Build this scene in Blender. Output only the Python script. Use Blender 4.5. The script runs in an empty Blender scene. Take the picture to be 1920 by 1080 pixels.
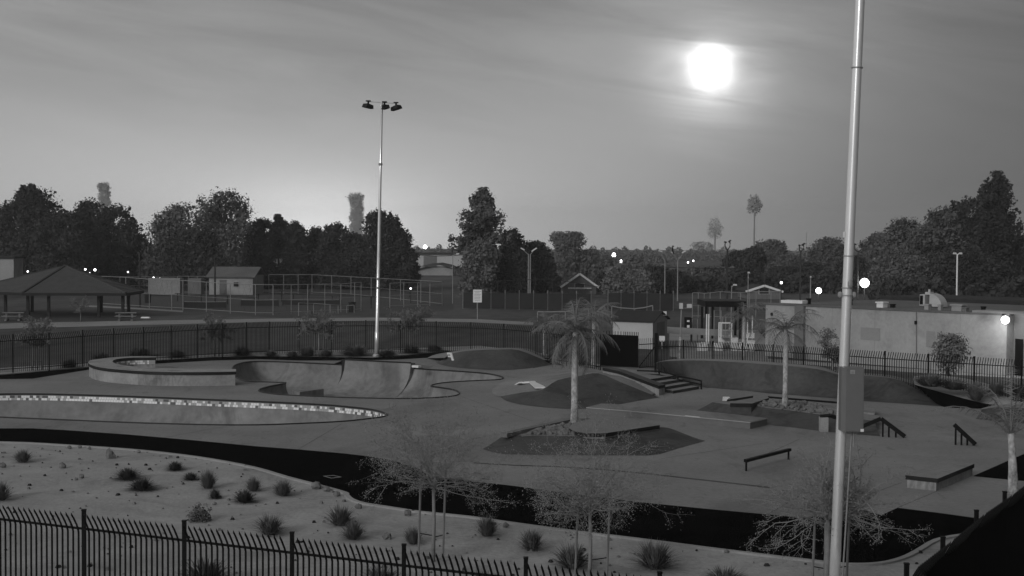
import bpy, math, random
import numpy as np
from mathutils import Vector, Matrix, Euler
from mathutils.geometry import delaunay_2d_cdt

SC = bpy.context.scene
COL = SC.collection
R = random.Random(7)
pi = math.pi

# ------------------------------------------------------------------ camera
F = 2650.0                       # focal length in px of a 1920 px wide frame
CAMZ = 7.8
cam_d = bpy.data.cameras.new("camera"); cam = bpy.data.objects.new("camera", cam_d); COL.objects.link(cam)
cam_d.sensor_width = 36; cam_d.lens = F / 1920 * 36
cam_d.clip_start = 0.5; cam_d.clip_end = 20000
CM = Matrix.Translation((0, 0, CAMZ)) @ Euler((math.radians(90) - math.atan(85 / F), 0, 0)).to_matrix().to_4x4() @ Matrix.Rotation(0.006, 4, 'Z')
cam.matrix_world = CM
SC.camera = cam
CR = CM.to_3x3()

# ------------------------------------------------------------------ world
W = bpy.data.worlds.new("World"); SC.world = W; W.use_nodes = True
nt = W.node_tree; nt.nodes.clear()
def wn(t, **k):
    n = nt.nodes.new(t)
    for a, b in k.items(): setattr(n, a, b)
    return n
def wl(a, b): nt.links.new(a, b)
def wmath(op, a, b=None, c=None, clamp=False):
    n = wn('ShaderNodeMath', operation=op); n.use_clamp = clamp
    for i, v in enumerate((a, b, c)):
        if v is None: continue
        if isinstance(v, (int, float)): n.inputs[i].default_value = v
        else: wl(v, n.inputs[i])
    return n.outputs[0]
geo = wn('ShaderNodeTexCoord'); sep = wn('ShaderNodeSeparateXYZ'); nrm = wn('ShaderNodeVectorMath', operation='NORMALIZE')
wl(geo.outputs['Generated'], nrm.inputs[0]); wl(nrm.outputs[0], sep.inputs[0])
dx, dy, dz = sep.outputs
az = wmath('ARCTAN2', dx, dy)                      # 0 = straight ahead, + = right
el = wmath('MAXIMUM', dz, 0.0)
def gauss(u, u0, su, v, v0, sv, amp):
    a = wmath('POWER', wmath('DIVIDE', wmath('SUBTRACT', u, u0), su), 2.0)
    b = wmath('POWER', wmath('DIVIDE', wmath('SUBTRACT', v, v0), sv), 2.0)
    return wmath('MULTIPLY', wmath('EXPONENT', wmath('MULTIPLY', wmath('ADD', a, b), -1.0)), amp)
# night sky lit by town glow: brightest low on the left, dimmer to the right
side = wmath('MULTIPLY', wmath('SINE', wmath('ADD', az, 0.1)), -0.19)
base = wmath('ADD', side, 0.235)
glow1 = gauss(az, -0.16, 0.30, el, 0.00, 0.09, 0.38)
glow2 = gauss(az, -0.135, 0.075, el, 0.008, 0.030, 0.42)
dark = gauss(az, 0.26, 0.20, el, 0.01, 0.07, -0.055)
top = wmath('MULTIPLY', wmath('SMOOTH_MIN', el, 0.3, 0.1), -0.02)
# moon halo
MOONPX = (1332, 128)
md = (CR @ Vector(((MOONPX[0] - 960) / F, (540 - MOONPX[1]) / F, -1))).normalized()
maz, mel = math.atan2(md.x, md.y), md.z
ca = wmath('POWER', wmath('ABSOLUTE', wmath('DIVIDE', wmath('SUBTRACT', az, maz + 0.0005), 0.0128)), 2.15)
cb_ = wmath('POWER', wmath('ABSOLUTE', wmath('DIVIDE', wmath('SUBTRACT', el, mel), 0.0132)), 2.15)
halo_core = wmath('MULTIPLY', wmath('EXPONENT', wmath('MULTIPLY', wmath('ADD', ca, cb_), -1.0)), 2.4)
# edge of a cloud bank dims the upper side of the halo
edge = wmath('DIVIDE', wmath('SUBTRACT', wmath('ADD', el, wmath('MULTIPLY', wmath('SUBTRACT', az, maz), 0.10)), mel + 0.0160), 0.0022)
bankf = wmath('SUBTRACT', 1.0, wmath('MULTIPLY', wmath('MINIMUM', wmath('MAXIMUM', edge, 0.0), 1.0), 0.62))
halo_mid = gauss(az, maz - .001, 0.034, el, mel - 0.005, 0.031, 0.50)
halo_wide = gauss(az, maz - 0.01, 0.13, el, mel + 0.01, 0.085, 0.14)
# thin streaky cloud
comb = wn('ShaderNodeCombineXYZ')
wl(wmath('MULTIPLY', az, 3.4), comb.inputs[0])
wl(wmath('ADD', wmath('MULTIPLY', el, 26.0), wmath('MULTIPLY', az, 4.2)), comb.inputs[1])
no = wn('ShaderNodeTexNoise'); no.inputs['Scale'].default_value = 1.25; no.inputs['Detail'].default_value = 5; no.inputs['Roughness'].default_value = 0.62
no.inputs['Distortion'].default_value = 0.7
wl(comb.outputs[0], no.inputs['Vector'])
cl = wmath('SUBTRACT', no.outputs['Fac'], 0.5)
elfade = wmath('SMOOTH_MAX', wmath('MULTIPLY', wmath('SUBTRACT', el, 0.05), 9.0), 0.0, 0.2)
elfade = wmath('MINIMUM', elfade, 1.0)
cloud = wmath('ADD', wmath('MULTIPLY', wmath('MULTIPLY', cl, elfade), 0.85), 1.0)
total = base
for g in (glow1, glow2, dark, top, halo_wide): total = wmath('ADD', total, g)
total = wmath('MULTIPLY', total, cloud)
cloud2 = wmath('ADD', wmath('MULTIPLY', cl, 3.2), 1.0, clamp=False)
halo = wmath('MULTIPLY', wmath('ADD', halo_core, halo_mid), wmath('MAXIMUM', cloud2, 0.25))
total = wmath('ADD', total, wmath('MULTIPLY', halo, bankf))
total = wmath('MAXIMUM', total, 0.02)
bg = wn('ShaderNodeBackground'); wo = wn('ShaderNodeOutputWorld')
rgb = wn('ShaderNodeCombineColor')
for i in range(3): wl(total, rgb.inputs[i])
wl(rgb.outputs[0], bg.inputs[0]); bg.inputs[1].default_value = 1.0
wl(bg.outputs[0], wo.inputs[0])

# weak soft key from the floodlit town behind and left of the camera
sd = bpy.data.lights.new("sun", 'SUN'); sd.energy = 1.0; sd.angle = math.radians(14); sd.color = (1, 1, 1)
sun = bpy.data.objects.new("sun", sd); COL.objects.link(sun)
sun.rotation_euler = Vector((0.48, 0.80, -0.36)).to_track_quat('-Z', 'Y').to_euler()

SC.view_settings.view_transform = 'Standard'; SC.view_settings.look = 'None'
SC.view_settings.exposure = 0.0; SC.view_settings.gamma = 1.0; SC.view_settings.use_curve_mapping = False
SC.cycles.max_bounces = 6; SC.cycles.volume_bounces = 2; SC.cycles.use_denoising = True
SC.cycles.use_adaptive_sampling = True; SC.cycles.adaptive_threshold = 0.015

# ------------------------------------------------------------------ picking points in the place
def ray(px, py): return CR @ Vector(((px - 960) / F, (540 - py) / F, -1))
def G(px, py, z=0.0):
    d = ray(px, py); t = (z - CAMZ) / d.z
    return Vector((d.x * t, d.y * t, z))
def PD(px, py, D):
    d = ray(px, py); t = D / d.y
    return Vector((d.x * t, D, CAMZ + d.z * t))
def base_at(px, D):               # ground point seen in column px at depth D
    p = PD(px, 500, D); return Vector((p.x, D, 0))

# ------------------------------------------------------------------ materials
MATS = {}
def mat(name, v, rough=0.85, var=0.25, scale=1.0, bump=0.0, metal=0.0, spec=0.3, coords='pos', fine=None, emit=None, stretch=None):
    m = bpy.data.materials.new(name); m.use_nodes = True; t = m.node_tree; N = t.nodes; L = t.links
    b = N['Principled BSDF']; b.inputs['Roughness'].default_value = rough; b.inputs['Metallic'].default_value = metal
    b.inputs['Specular IOR Level'].default_value = spec
    if emit is not None:
        b.inputs['Emission Color'].default_value = (1, 1, 1, 1); b.inputs['Emission Strength'].default_value = emit
    if coords == 'pos': src = N.new('ShaderNodeNewGeometry').outputs['Position']
    else: src = N.new('ShaderNodeTexCoord').outputs['Object']
    if stretch:
        mp = N.new('ShaderNodeMapping'); mp.inputs['Scale'].default_value = stretch; L.new(src, mp.inputs[0]); src = mp.outputs[0]
    n1 = N.new('ShaderNodeTexNoise'); n1.inputs['Scale'].default_value = scale; n1.inputs['Detail'].default_value = 6; n1.inputs['Roughness'].default_value = 0.65
    L.new(src, n1.inputs['Vector'])
    n2 = N.new('ShaderNodeTexNoise'); n2.inputs['Scale'].default_value = fine or scale * 14; n2.inputs['Detail'].default_value = 3
    L.new(src, n2.inputs['Vector'])
    mx = N.new('ShaderNodeMath'); mx.operation = 'MULTIPLY_ADD'; mx.inputs[1].default_value = 0.45
    L.new(n2.outputs['Fac'], mx.inputs[0]); L.new(n1.outputs['Fac'], mx.inputs[2])   # 0.45*n2 + n1, mean ~0.725
    mr = N.new('ShaderNodeMapRange'); mr.inputs[1].default_value = 0.42; mr.inputs[2].default_value = 1.03
    mr.inputs[3].default_value = v * (1 - var); mr.inputs[4].default_value = v * (1 + var)
    L.new(mx.outputs[0], mr.inputs[0])
    cc = N.new('ShaderNodeCombineColor')
    for i in range(3): L.new(mr.outputs[0], cc.inputs[i])
    L.new(cc.outputs[0], b.inputs['Base Color'])
    if bump:
        bp = N.new('ShaderNodeBump'); bp.inputs['Strength'].default_value = 1.0; bp.inputs['Distance'].default_value = bump
        L.new(mx.outputs[0], bp.inputs['Height']); L.new(bp.outputs[0], b.inputs['Normal'])
    MATS[name] = m
    return m

mat('concrete', 0.225, 0.9, 0.32, 0.16, 0.01, fine=6)
mat('concrete_wall', 0.31, 0.9, 0.35, 0.7, 0.02, fine=6)
mat('bowl_concrete', 0.22, 0.8, 0.42, 0.35, 0.01, fine=3)
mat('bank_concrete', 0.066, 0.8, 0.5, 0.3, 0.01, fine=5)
mat('black_coping', 0.008, 0.5, 0.4, 1.0, spec=0.4)
mat('asphalt', 0.0040, 1.0, 0.6, 0.5, 0.02, fine=20, spec=0.0)
mat('sand', 0.345, 0.97, 0.28, 0.45, 0.05, fine=7, spec=0.1)
mat('kerb', 0.33, 0.9, 0.2, 1.0)
mat('field_grass', 0.095, 0.97, 0.5, 0.05, 0.05, fine=0.7, spec=0.05, stretch=(1, 0.45, 1))
mat('pale_ground', 0.26, 0.95, 0.3, 0.2, fine=3)
mat('court_ground', 0.05, 0.9, 0.25, 0.1, fine=2)
mat('tile_white', 0.88, 0.5, 0.08, 1)
mat('tile_grey', 0.42, 0.3, 0.15, 1)
mat('tile_dark', 0.13, 0.3, 0.2, 1)
mat('white_paint', 0.8, 0.5, 0.1, 2)
mat('black_metal', 0.004, 0.6, 0.3, 3, spec=0.15)
mat('black_screen', 0.0025, 0.95, 0.3, 2, spec=0.03)
mat('galvanised', 0.97, 0.27, 0.12, 3, metal=0.6, spec=0.9, coords='obj', stretch=(1, 1, 0.25))
mat('dull_galvanised', 0.30, 0.6, 0.2, 3, metal=0.3)
mat('dark_pole', 0.03, 0.6, 0.2, 3)
mat('lamp_housing', 0.01, 0.6, 0.2, 3)
mat('lamp_pale', 0.6, 0.5, 0.1, 3)
mat('cabinet_grey', 0.155, 0.55, 0.12, 2, fine=60)
mat('wall_block', 0.35, 0.95, 0.22, 0.35, 0.01, fine=5)
mat('wall_patch', 0.28, 0.95, 0.12, 1.0)
mat('wall_dark', 0.16, 0.9, 0.2, 1.0)
mat('roof_flat', 0.13, 0.9, 0.3, 0.3)
mat('roof_shingle', 0.075, 0.95, 0.25, 1.6, 0.03, fine=9)
mat('roof_dark', 0.03, 0.9, 0.3, 1.0)
mat('shed_wall', 0.5, 0.8, 0.1, 1.0)
mat('timber_dark', 0.02, 0.8, 0.3, 2)
mat('stake_wood', 0.17, 0.85, 0.25, 4, coords='obj', stretch=(4, 4, 0.6))
mat('bark_dark', 0.03, 0.95, 0.4, 3)
mat('bark_pale', 0.24, 0.9, 0.35, 5, coords='obj')
mat('palm_bark', 0.42, 0.9, 0.75, 2.2, 0.02, coords='obj', fine=9, stretch=(1.2, 1.2, 1.0))
mat('leaf_dark', 0.052, 0.9, 0.6, 0.22, fine=0.9, spec=0.1)
mat('leaf_mid', 0.125, 0.9, 0.6, 0.22, fine=0.9, spec=0.1)
mat('leaf_pale', 0.17, 0.9, 0.4, 0.25, fine=0.9, spec=0.1)  # own tone of the shed shrubs; paints haze into the farther trees
mat('leaf_hazy', 0.42, 0.95, 0.2, 0.3, fine=0.9, spec=0.05)  # pale tone paints the fading by haze into the leaf colour
mat('leaf_feather', 0.24, 0.85, 0.35, 1.2, fine=6, spec=0.1)
mat('leaf_palm', 0.19, 0.8, 0.35, 1.2, fine=6, spec=0.1)
mat('dry_grass', 0.07, 0.9, 0.4, 5, spec=0.1, coords='obj')
mat('dry_grass_light', 0.13, 0.9, 0.4, 5, spec=0.1, coords='obj')
mat('stone', 0.17, 0.9, 0.5, 1.6, 0.02, fine=9)
mat('bin_black', 0.008, 0.6, 0.3, 2)
mat('lit_lamp', 0.8, 0.5, 0, 1, emit=9.0)
mat('lit_far', 0.8, 0.5, 0, 1, emit=4.0)
mat('moon_white', 0.8, 0.5, 0, 1, emit=6.0)
mat('sign_white', 0.85, 0.4, 0.04, 3)
mat('print_dark', 0.25, 0.6, 0.1, 3)
mat('duct_metal', 0.5, 0.5, 0.2, 1.5, metal=0.2)
mat('crate_pale', 0.7, 0.6, 0.3, 3)
mat('window_dark', 0.01, 0.2, 0.1, 1, spec=0.5)
mat('bird_black', 0.006, 0.7, 0.2, 3)

def add_stains(name, amt, scale, lo=.52, hi=.60, stretch=(1, 1, 1)):
    t = MATS[name].node_tree; N = t.nodes; L = t.links; b = N['Principled BSDF']; src = b.inputs['Base Color'].links[0].from_socket
    g_ = N.new('ShaderNodeNewGeometry'); mp = N.new('ShaderNodeMapping'); mp.inputs['Scale'].default_value = stretch; L.new(g_.outputs['Position'], mp.inputs[0])
    n_ = N.new('ShaderNodeTexNoise'); n_.inputs['Scale'].default_value = scale; n_.inputs['Detail'].default_value = 7; n_.inputs['Roughness'].default_value = .7; n_.inputs['Distortion'].default_value = 1.2
    L.new(mp.outputs[0], n_.inputs['Vector']); r_ = N.new('ShaderNodeMapRange'); r_.inputs[1].default_value = lo; r_.inputs[2].default_value = hi; r_.inputs[3].default_value = 1; r_.inputs[4].default_value = 1 - amt
    L.new(n_.outputs['Fac'], r_.inputs[0]); v_ = N.new('ShaderNodeVectorMath'); v_.operation = 'SCALE'; L.new(src, v_.inputs[0]); L.new(r_.outputs[0], v_.inputs['Scale']); L.new(v_.outputs[0], b.inputs['Base Color'])
add_stains('concrete', .28, .16, .52, .66, (1, .5, 1)); add_stains('concrete', .22, 1.4, .58, .66, (1, .35, 1))
add_stains('bank_concrete', .35, .5); add_stains('bowl_concrete', .30, .35, .5, .62, (1, 1, .4)); add_stains('concrete_wall', .35, .9, .53, .64, (1, 1, .35)); add_stains('wall_block', .18, .25, .5, .62)
add_stains('field_grass', .35, .06, .5, .62, (1, .3, 1)); add_stains('sand', .18, .35, .5, .62)

# ------------------------------------------------------------------ mesh building
class MB:
    def __init__(s): s.v = []; s.f = []; s.m = []; s.sm = False
    def add(s, vs, fs, mi=0):
        o = len(s.v); s.v += [tuple(v) for v in vs]
        s.f += [tuple(i + o for i in f) for f in fs]; s.m += [mi] * len(fs) if isinstance(mi, int) else list(mi)
        return s
    def box(s, c, size, rz=0, mi=0, taper=1.0, basis=None):
        hx, hy, hz = size[0] / 2, size[1] / 2, size[2] / 2
        cr, sr = math.cos(rz), math.sin(rz); vs = []
        for z in (-hz, hz):
            k = taper if z > 0 else 1
            for x, y in ((-hx, -hy), (hx, -hy), (hx, hy), (-hx, hy)):
                x *= k; y *= k
                if basis is not None: p = basis @ Vector((x, y, z)); vs.append((c[0] + p.x, c[1] + p.y, c[2] + p.z))
                else: vs.append((c[0] + x * cr - y * sr, c[1] + x * sr + y * cr, c[2] + z))
        return s.add(vs, [(0, 3, 2, 1), (4, 5, 6, 7), (0, 1, 5, 4), (1, 2, 6, 5), (2, 3, 7, 6), (3, 0, 4, 7)], mi)
    def beam(s, p, q, w, h, mi=0):
        p, q = Vector(p), Vector(q); d = q - p; ln = d.length; d.normalize()
        up = Vector((0, 0, 1)) if abs(d.z) < 0.97 else Vector((0, 1, 0))
        sx = d.cross(up).normalized(); uz = sx.cross(d)
        B = Matrix((sx, d, uz)).transposed()
        return s.box((p + q) / 2, (w, ln, h), mi=mi, basis=B)
    def tube(s, pts, rad, n=8, mi=0, cap=True):
        pts = [Vector(p) for p in pts]
        if not isinstance(rad, (list, tuple)): rad = [rad] * len(pts)
        rings = []; ref = None
        for i, p in enumerate(pts):
            d = (pts[min(i + 1, len(pts) - 1)] - pts[max(i - 1, 0)]).normalized()
            if ref is None or abs(ref.dot(d)) > 0.95: ref = Vector((0, 0, 1)) if abs(d.z) < 0.9 else Vector((1, 0, 0))
            a = d.cross(ref).normalized(); b = d.cross(a)
            rings.append([p + (a * math.cos(2 * pi * k / n) + b * math.sin(2 * pi * k / n)) * rad[i] for k in range(n)])
        vs = [v for r in rings for v in r]; fs = []
        for i in range(len(pts) - 1):
            for k in range(n):
                fs.append((i * n + k, i * n + (k + 1) % n, (i + 1) * n + (k + 1) % n, (i + 1) * n + k))
        if cap: fs += [tuple(range(n))[::-1], tuple((len(pts) - 1) * n + k for k in range(n))]
        return s.add(vs, fs, mi)
    def prism(s, poly, z0, z1, mi_side=0, mi_top=0):
        n = len(poly); A = sum(poly[i][0] * poly[(i + 1) % n][1] - poly[(i + 1) % n][0] * poly[i][1] for i in range(n))
        if A < 0: poly = poly[::-1]
        vs = [(p[0], p[1], z0) for p in poly] + [(p[0], p[1], z1) for p in poly]
        fs = [(i, (i + 1) % n, (i + 1) % n + n, i + n) for i in range(n)] + [tuple(range(n, 2 * n)), tuple(range(n))[::-1]]
        return s.add(vs, fs, [mi_side] * n + [mi_top, mi_side])
    def lathe(s, c, prof, n=12, mi=0):
        vs = [(c[0] + r * math.cos(2 * pi * k / n), c[1] + r * math.sin(2 * pi * k / n), c[2] + z) for r, z in prof for k in range(n)]
        fs = [(i * n + k, i * n + (k + 1) % n, (i + 1) * n + (k + 1) % n, (i + 1) * n + k) for i in range(len(prof) - 1) for k in range(n)]
        return s.add(vs, fs, mi)
    def ball(s, c, r, n=10, mi=0, sq=(1, 1, 1), jit=0, rnd=None):
        prof = [(math.sin(pi * i / (n // 2)) * r, -math.cos(pi * i / (n // 2)) * r) for i in range(n // 2 + 1)]
        o = len(s.v); s.lathe((0, 0, 0), [(max(a, 1e-4), b) for a, b in prof], n, mi)
        for i in range(o, len(s.v)):
            x, y, z = s.v[i]; k = 1 + (rnd.uniform(-jit, jit) if rnd else 0)
            s.v[i] = (c[0] + x * sq[0] * k, c[1] + y * sq[1] * k, c[2] + z * sq[2] * k)
        return s
    def grid(s, rows, mi=0):
        n = len(rows[0]); vs = [v for r in rows for v in r]
        fs = [(i * n + j, i * n + j + 1, (i + 1) * n + j + 1, (i + 1) * n + j) for i in range(len(rows) - 1) for j in range(n - 1)]
        return s.add(vs, fs, mi)
    def mesh(s, name, mats, smooth=False):
        me = bpy.data.meshes.new(name); me.from_pydata(s.v, [], s.f)
        if isinstance(mats, str): mats = [mats]
        for m in mats: me.materials.append(MATS[m])
        if len(mats) > 1: me.polygons.foreach_set('material_index', s.m)
        if smooth: me.polygons.foreach_set('use_smooth', [True] * len(s.f))
        me.update(); return me
    def obj(s, name, mats, parent=None, smooth=False, loc=None, rz=0):
        o = bpy.data.objects.new(name, s.mesh(name, mats, smooth)); COL.objects.link(o)
        if parent: o.parent = parent
        if loc is not None: o.location = loc
        if rz: o.rotation_euler.z = rz
        return o

def tag(o, label=None, cat=None, group=None, kind=None):
    if label: o['label'] = label
    if cat: o['category'] = cat
    if group: o['group'] = group
    if kind: o['kind'] = kind
    return o
def thing(name, label, cat, loc=(0, 0, 0), rz=0, group=None):
    o = bpy.data.objects.new(name, None); COL.objects.link(o); o.location = loc; o.rotation_euler.z = rz
    o.empty_display_size = 0.3
    return tag(o, label, cat, group)
def inst(name, me, parent=None, loc=(0, 0, 0), rz=0, scale=None):
    o = bpy.data.objects.new(name, me); COL.objects.link(o); o.parent = parent; o.location = loc; o.rotation_euler.z = rz
    if scale is not None: o.scale = scale
    return o
def copy_tree(o, parent=None):
    c = o.copy(); COL.objects.link(c)
    if parent is not None: c.parent = parent
    for ch in list(o.children): copy_tree(ch, c)
    return c
def px_poly(pts, z=0.0): return [G(p[0], p[1], p[2] if len(p) > 2 else z) for p in pts]
def smooth_poly(pts, closed=True, sub=4):
    n = len(pts); out = []
    rng = range(n) if closed else range(n - 1)
    for i in rng:
        p0, p1, p2, p3 = (pts[(i + k) % n] if closed else pts[min(max(i + k, 0), n - 1)] for k in (-1, 0, 1, 2))
        for j in range(sub):
            t = j / sub
            out.append(0.5 * ((2 * p1) + (p2 - p0) * t + (2 * p0 - 5 * p1 + 4 * p2 - p3) * t * t + (3 * p1 - p0 - 3 * p2 + p3) * t ** 3))
    if not closed: out.append(pts[-1])
    return out
def inside(p, poly):
    x, y = p[0], p[1]; c = False; n = len(poly); j = n - 1
    for i in range(n):
        xi, yi, xj, yj = poly[i][0], poly[i][1], poly[j][0], poly[j][1]
        if (yi > y) != (yj > y) and x < (xj - xi) * (y - yi) / (yj - yi) + xi: c = not c
        j = i
    return c
def sheet(name, outer, holes, z, m, kind='structure', parent=None):
    vs = []; es = []
    for lp in [outer] + holes:
        o = len(vs); vs += [Vector((p[0], p[1])) for p in lp]; es += [(o + i, o + (i + 1) % len(lp)) for i in range(len(lp))]
    V, E, Fc, *_ = delaunay_2d_cdt(vs, es, [], 0, 1e-6)
    fs = []
    for f in Fc:
        c = sum((V[i] for i in f), Vector((0, 0))) / len(f)
        if inside(c, outer) and not any(inside(c, h) for h in holes):
            a, b, d = V[f[0]], V[f[1]], V[f[2]]
            fs.append(tuple(f) if (b - a).cross(d - a) > 0 else tuple(f)[::-1])
    mb = MB(); mb.add([(v.x, v.y, z) for v in V], fs)
    o = mb.obj(name, m, parent); o['kind'] = kind
    return o

# ================================================================== GROUND
bowlA_px = [(-150, 747), (-60, 741), (0, 739.5), (40, 739), (120, 740), (250, 744), (400, 750), (500, 754), (600, 759), (660, 764), (700, 769), (722, 775.5),
            (722, 781), (690, 786), (640, 791), (560, 795), (480, 797.5), (380, 797), (240, 793), (120, 788), (0, 783), (-80, 779), (-150, 772)]
bowlB_px = [(436, 690), (446, 683), (470, 678.5), (520, 678.5), (580, 681), (648, 684.5), (715, 688), (772, 691), (820, 694), (870, 697), (915, 701), (941, 707),
            (938, 712), (900, 714), (860, 716), (826, 719), (808, 724), (830, 727.5), (852, 731.5), (861, 738), (848, 743.5), (800, 747), (740, 748), (660, 746.5), (580, 743.5), (525, 740.5),
            (492, 736), (486, 731), (505, 725), (536, 718.5), (500, 717), (460, 715), (438, 705)]
bowlA = smooth_poly(px_poly(bowlA_px)); bowlB = smooth_poly(px_poly(bowlB_px), sub=3)
XW, Y0, Y1 = 1100, -60, 1700
sheet('ground', [(-XW, Y0), (XW, Y0), (XW, Y1), (-XW, Y1)], [bowlA, bowlB], -0.03, 'field_grass')

plaza_px = [(-300, 735), (-150, 722), (0, 709), (100, 698), (168, 692), (230, 688), (292, 681), (400, 676), (480, 674), (560, 672.5), (700, 671.5), (760, 671), (840, 664), (900, 660),
            (1000, 664), (1038, 684), (1110, 689), (1150, 688), (1230, 689), (1330, 684), (1560, 704), (1715, 722), (1740, 740), (1768, 762), (1850, 766), (1885, 762), (2060, 775),
            (2300, 820), (2300, 1010), (1840, 985), (1660, 985), (1590, 965), (1440, 975), (1300, 965), (1100, 940), (880, 912), (800, 895), (720, 870), (600, 858), (480, 846), (240, 822), (80, 812), (0, 810), (-300, 822)]
plaza = px_poly(plaza_px)
sheet('plaza', plaza, [bowlA, bowlB], 0.0, 'concrete')

path_top = [(-300, 815), (0, 803.5), (60, 803.5), (120, 806.5), (240, 815), (360, 825.5), (480, 837), (560, 843), (650, 851), (700, 857), (745, 866), (785, 879), (800, 890), (870, 901), (960, 911), (1080, 927),
            (1200, 942), (1320, 954), (1440, 965), (1500, 971), (1560, 963), (1590, 948), (1652, 966.5), (1683, 952.5), (1760, 962), (1832, 972), (1990, 990), (2200, 1015)]
path_bot = [(2200, 1025), (1990, 1000), (1870, 997), (1800, 1003), (1750, 1013), (1715, 1033), (1685, 1047), (1645, 1056), (1590, 1057.5), (1540, 1053), (1440, 1041.5), (1320, 1026.5), (1200, 1011), (1080, 996.5), (960, 980.5),
            (880, 969), (790, 960), (730, 951), (685, 944), (664, 937), (655, 929.5), (650, 924), (600, 910), (540, 894.5), (480, 877), (400, 861.5), (320, 850.5), (240, 842.5), (120, 834.5), (0, 829), (-300, 826)]
path_w = smooth_poly(px_poly(path_bot), closed=False, sub=3)
sheet('asphalt_path', px_poly(path_top) + path_w, [], 0.008, 'asphalt')
# mow strip kerb along the lower edge of the path
def strip(name, line, w, z0, z1, m, label=None, cat=None, kind='structure', side=1, parent=None):
    a = []; b = []
    for i, p in enumerate(line):
        d = (line[min(i + 1, len(line) - 1)] - line[max(i - 1, 0)]); d = Vector((d.x, d.y)).normalized(); nn = Vector((d.y, -d.x)) * side
        a.append((p.x, p.y)); b.append((p.x + nn.x * w, p.y + nn.y * w))
    mb = MB(); n = len(a)
    rows = [[(x, y, z0) for x, y in a], [(x, y, z1) for x, y in a], [(x, y, z1) for x, y in b], [(x, y, z0) for x, y in b]]
    mb.grid(rows); mb.f = [f if side > 0 else f[::-1] for f in mb.f]
    o = mb.obj(name, m, parent)
    if kind: o['kind'] = kind
    if label: o['label'] = label
    return o
strip('kerb', path_w[6:], 0.16, -0.02, 0.035, 'kerb', side=-1)
sand_front = path_w + [Vector((-40, 60, 0)), Vector((-60, 5, 0)), Vector((60, 5, 0))]
sand = px_poly(path_bot[:-1] + [(-300, 826)])
sheet('sand_bed', [(p.x, p.y) for p in path_w] + [(-70, 52), (-70, 4), (60, 4), (45, 30)], [], -0.012, 'sand')
# planting bed between the park and the rear fence
bed = px_poly([(-300, 720), (-150, 712), (0, 703), (168, 688), (230, 683), (292, 675.5), (400, 670), (480, 668), (560, 668.5), (640, 669.5), (705, 670), (760, 665), (840, 658), (900, 653.5), (960, 655), (1000, 661), (1040, 677), (1060, 686), (1110, 688), (1130, 684),
              (1060, 668), (960, 655), (900, 648), (700, 655), (560, 656), (460, 662), (300, 668), (100, 684), (-300, 706)])
sheet('planting_bed', bed, [], -0.010, 'sand')
strip('kerb', px_poly([(-150, 713.5), (0, 703.5), (60, 698.5), (110, 694), (168, 688.8)]), .35, -.02, .05, 'kerb', side=-1)
for k, pl in enumerate([
    [(-300, 722), (0, 703.5), (168, 688.5), (168, 693), (62, 710), (0, 711), (-300, 732)],
    [(292, 676), (400, 669.5), (480, 668), (560, 668.5), (640, 670), (705, 670.5), (760, 667), (840, 659), (900, 654.5), (960, 656), (1000, 662), (1040, 683), (1000, 690), (900, 668), (850, 668), (800, 671), (740, 674.5), (650, 676), (560, 676), (480, 673.5), (400, 676), (292, 682)],
    [(1824, 893), (1896, 861.5), (1990, 822), (2100, 830), (2100, 912), (1990, 906), (1905, 901)]]):
    sheet('asphalt_band', px_poly(pl), [], 0.006, 'asphalt')
def patch(name, rows, m, sub=3):
    g_ = MB(); g_.grid([smooth_poly(px_poly(r_), False, sub) for r_ in rows]); o_ = g_.obj(name, m, smooth=True); o_['kind'] = 'structure'; return o_
patch('asphalt_slope', [[(1718, 724, .68), (1736, 739, .33), (1770, 763, .01), (1850, 766, .01), (1870, 764, .01), (1885, 761, .02)], [(1715, 721, .75), (1745, 730, .58), (1785, 741, .38), (1830, 753, .18), (1860, 758.5, .07), (1885, 760.5, .03)]], 'asphalt')
patch('sand_slope', [[(1715, 721, .75), (1745, 730, .58), (1785, 741, .38), (1830, 753, .18), (1860, 758.5, .07), (1885, 760.5, .03), (1985, 770, .03), (2100, 783, .03)], [(1712, 711, 1.02), (1741, 709.5, 1.0), (1785, 714, .9), (1830, 722, .8), (1880, 735, .6), (1920, 743, .45), (2000, 755, .3), (2100, 765, .2)],
      [(1712, 706, .8), (1741, 703, .8), (1785, 706, .8), (1830, 714, .7), (1880, 727, .4), (1920, 735, .3), (2000, 748, .1), (2100, 758, .0)], [(1712, 716, -.05), (1741, 716, -.05), (1785, 718, -.05), (1830, 725, -.05), (1880, 731, -.05), (1920, 738, -.05), (2000, 748, -.05), (2100, 755, -.05)]], 'sand')
# field strips behind the fence
sheet('path', px_poly([(-200, 612), (0, 606), (200, 602), (500, 597), (700, 595), (900, 598), (1000, 604), (1000, 609), (880, 603.5), (700, 601), (500, 603), (300, 608), (0, 616), (-200, 622)]), [], -0.02, 'pale_ground')
sheet('walkway', px_poly([(135, 571), (190, 573), (280, 578), (343, 582), (343, 585), (280, 581), (190, 576), (135, 574)]), [], -0.02, 'pale_ground')
sheet('court', px_poly([(190, 574), (345, 584), (440, 591), (520, 595), (700, 588), (850, 580), (850, 552), (700, 546), (300, 548), (190, 556)]), [], -0.024, 'court_ground')
sheet('yard', px_poly([(1255, 655), (1255, 625), (1300, 618), (1420, 618), (1440, 640), (1440, 690), (1255, 668)]), [], -0.02, 'pale_ground')
sheet('verge', px_poly([(1440, 678), (1440, 672), (1700, 690), (1900, 700), (2100, 712), (2100, 722), (1900, 708), (1700, 697)]), [], -0.018, 'kerb')
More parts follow.
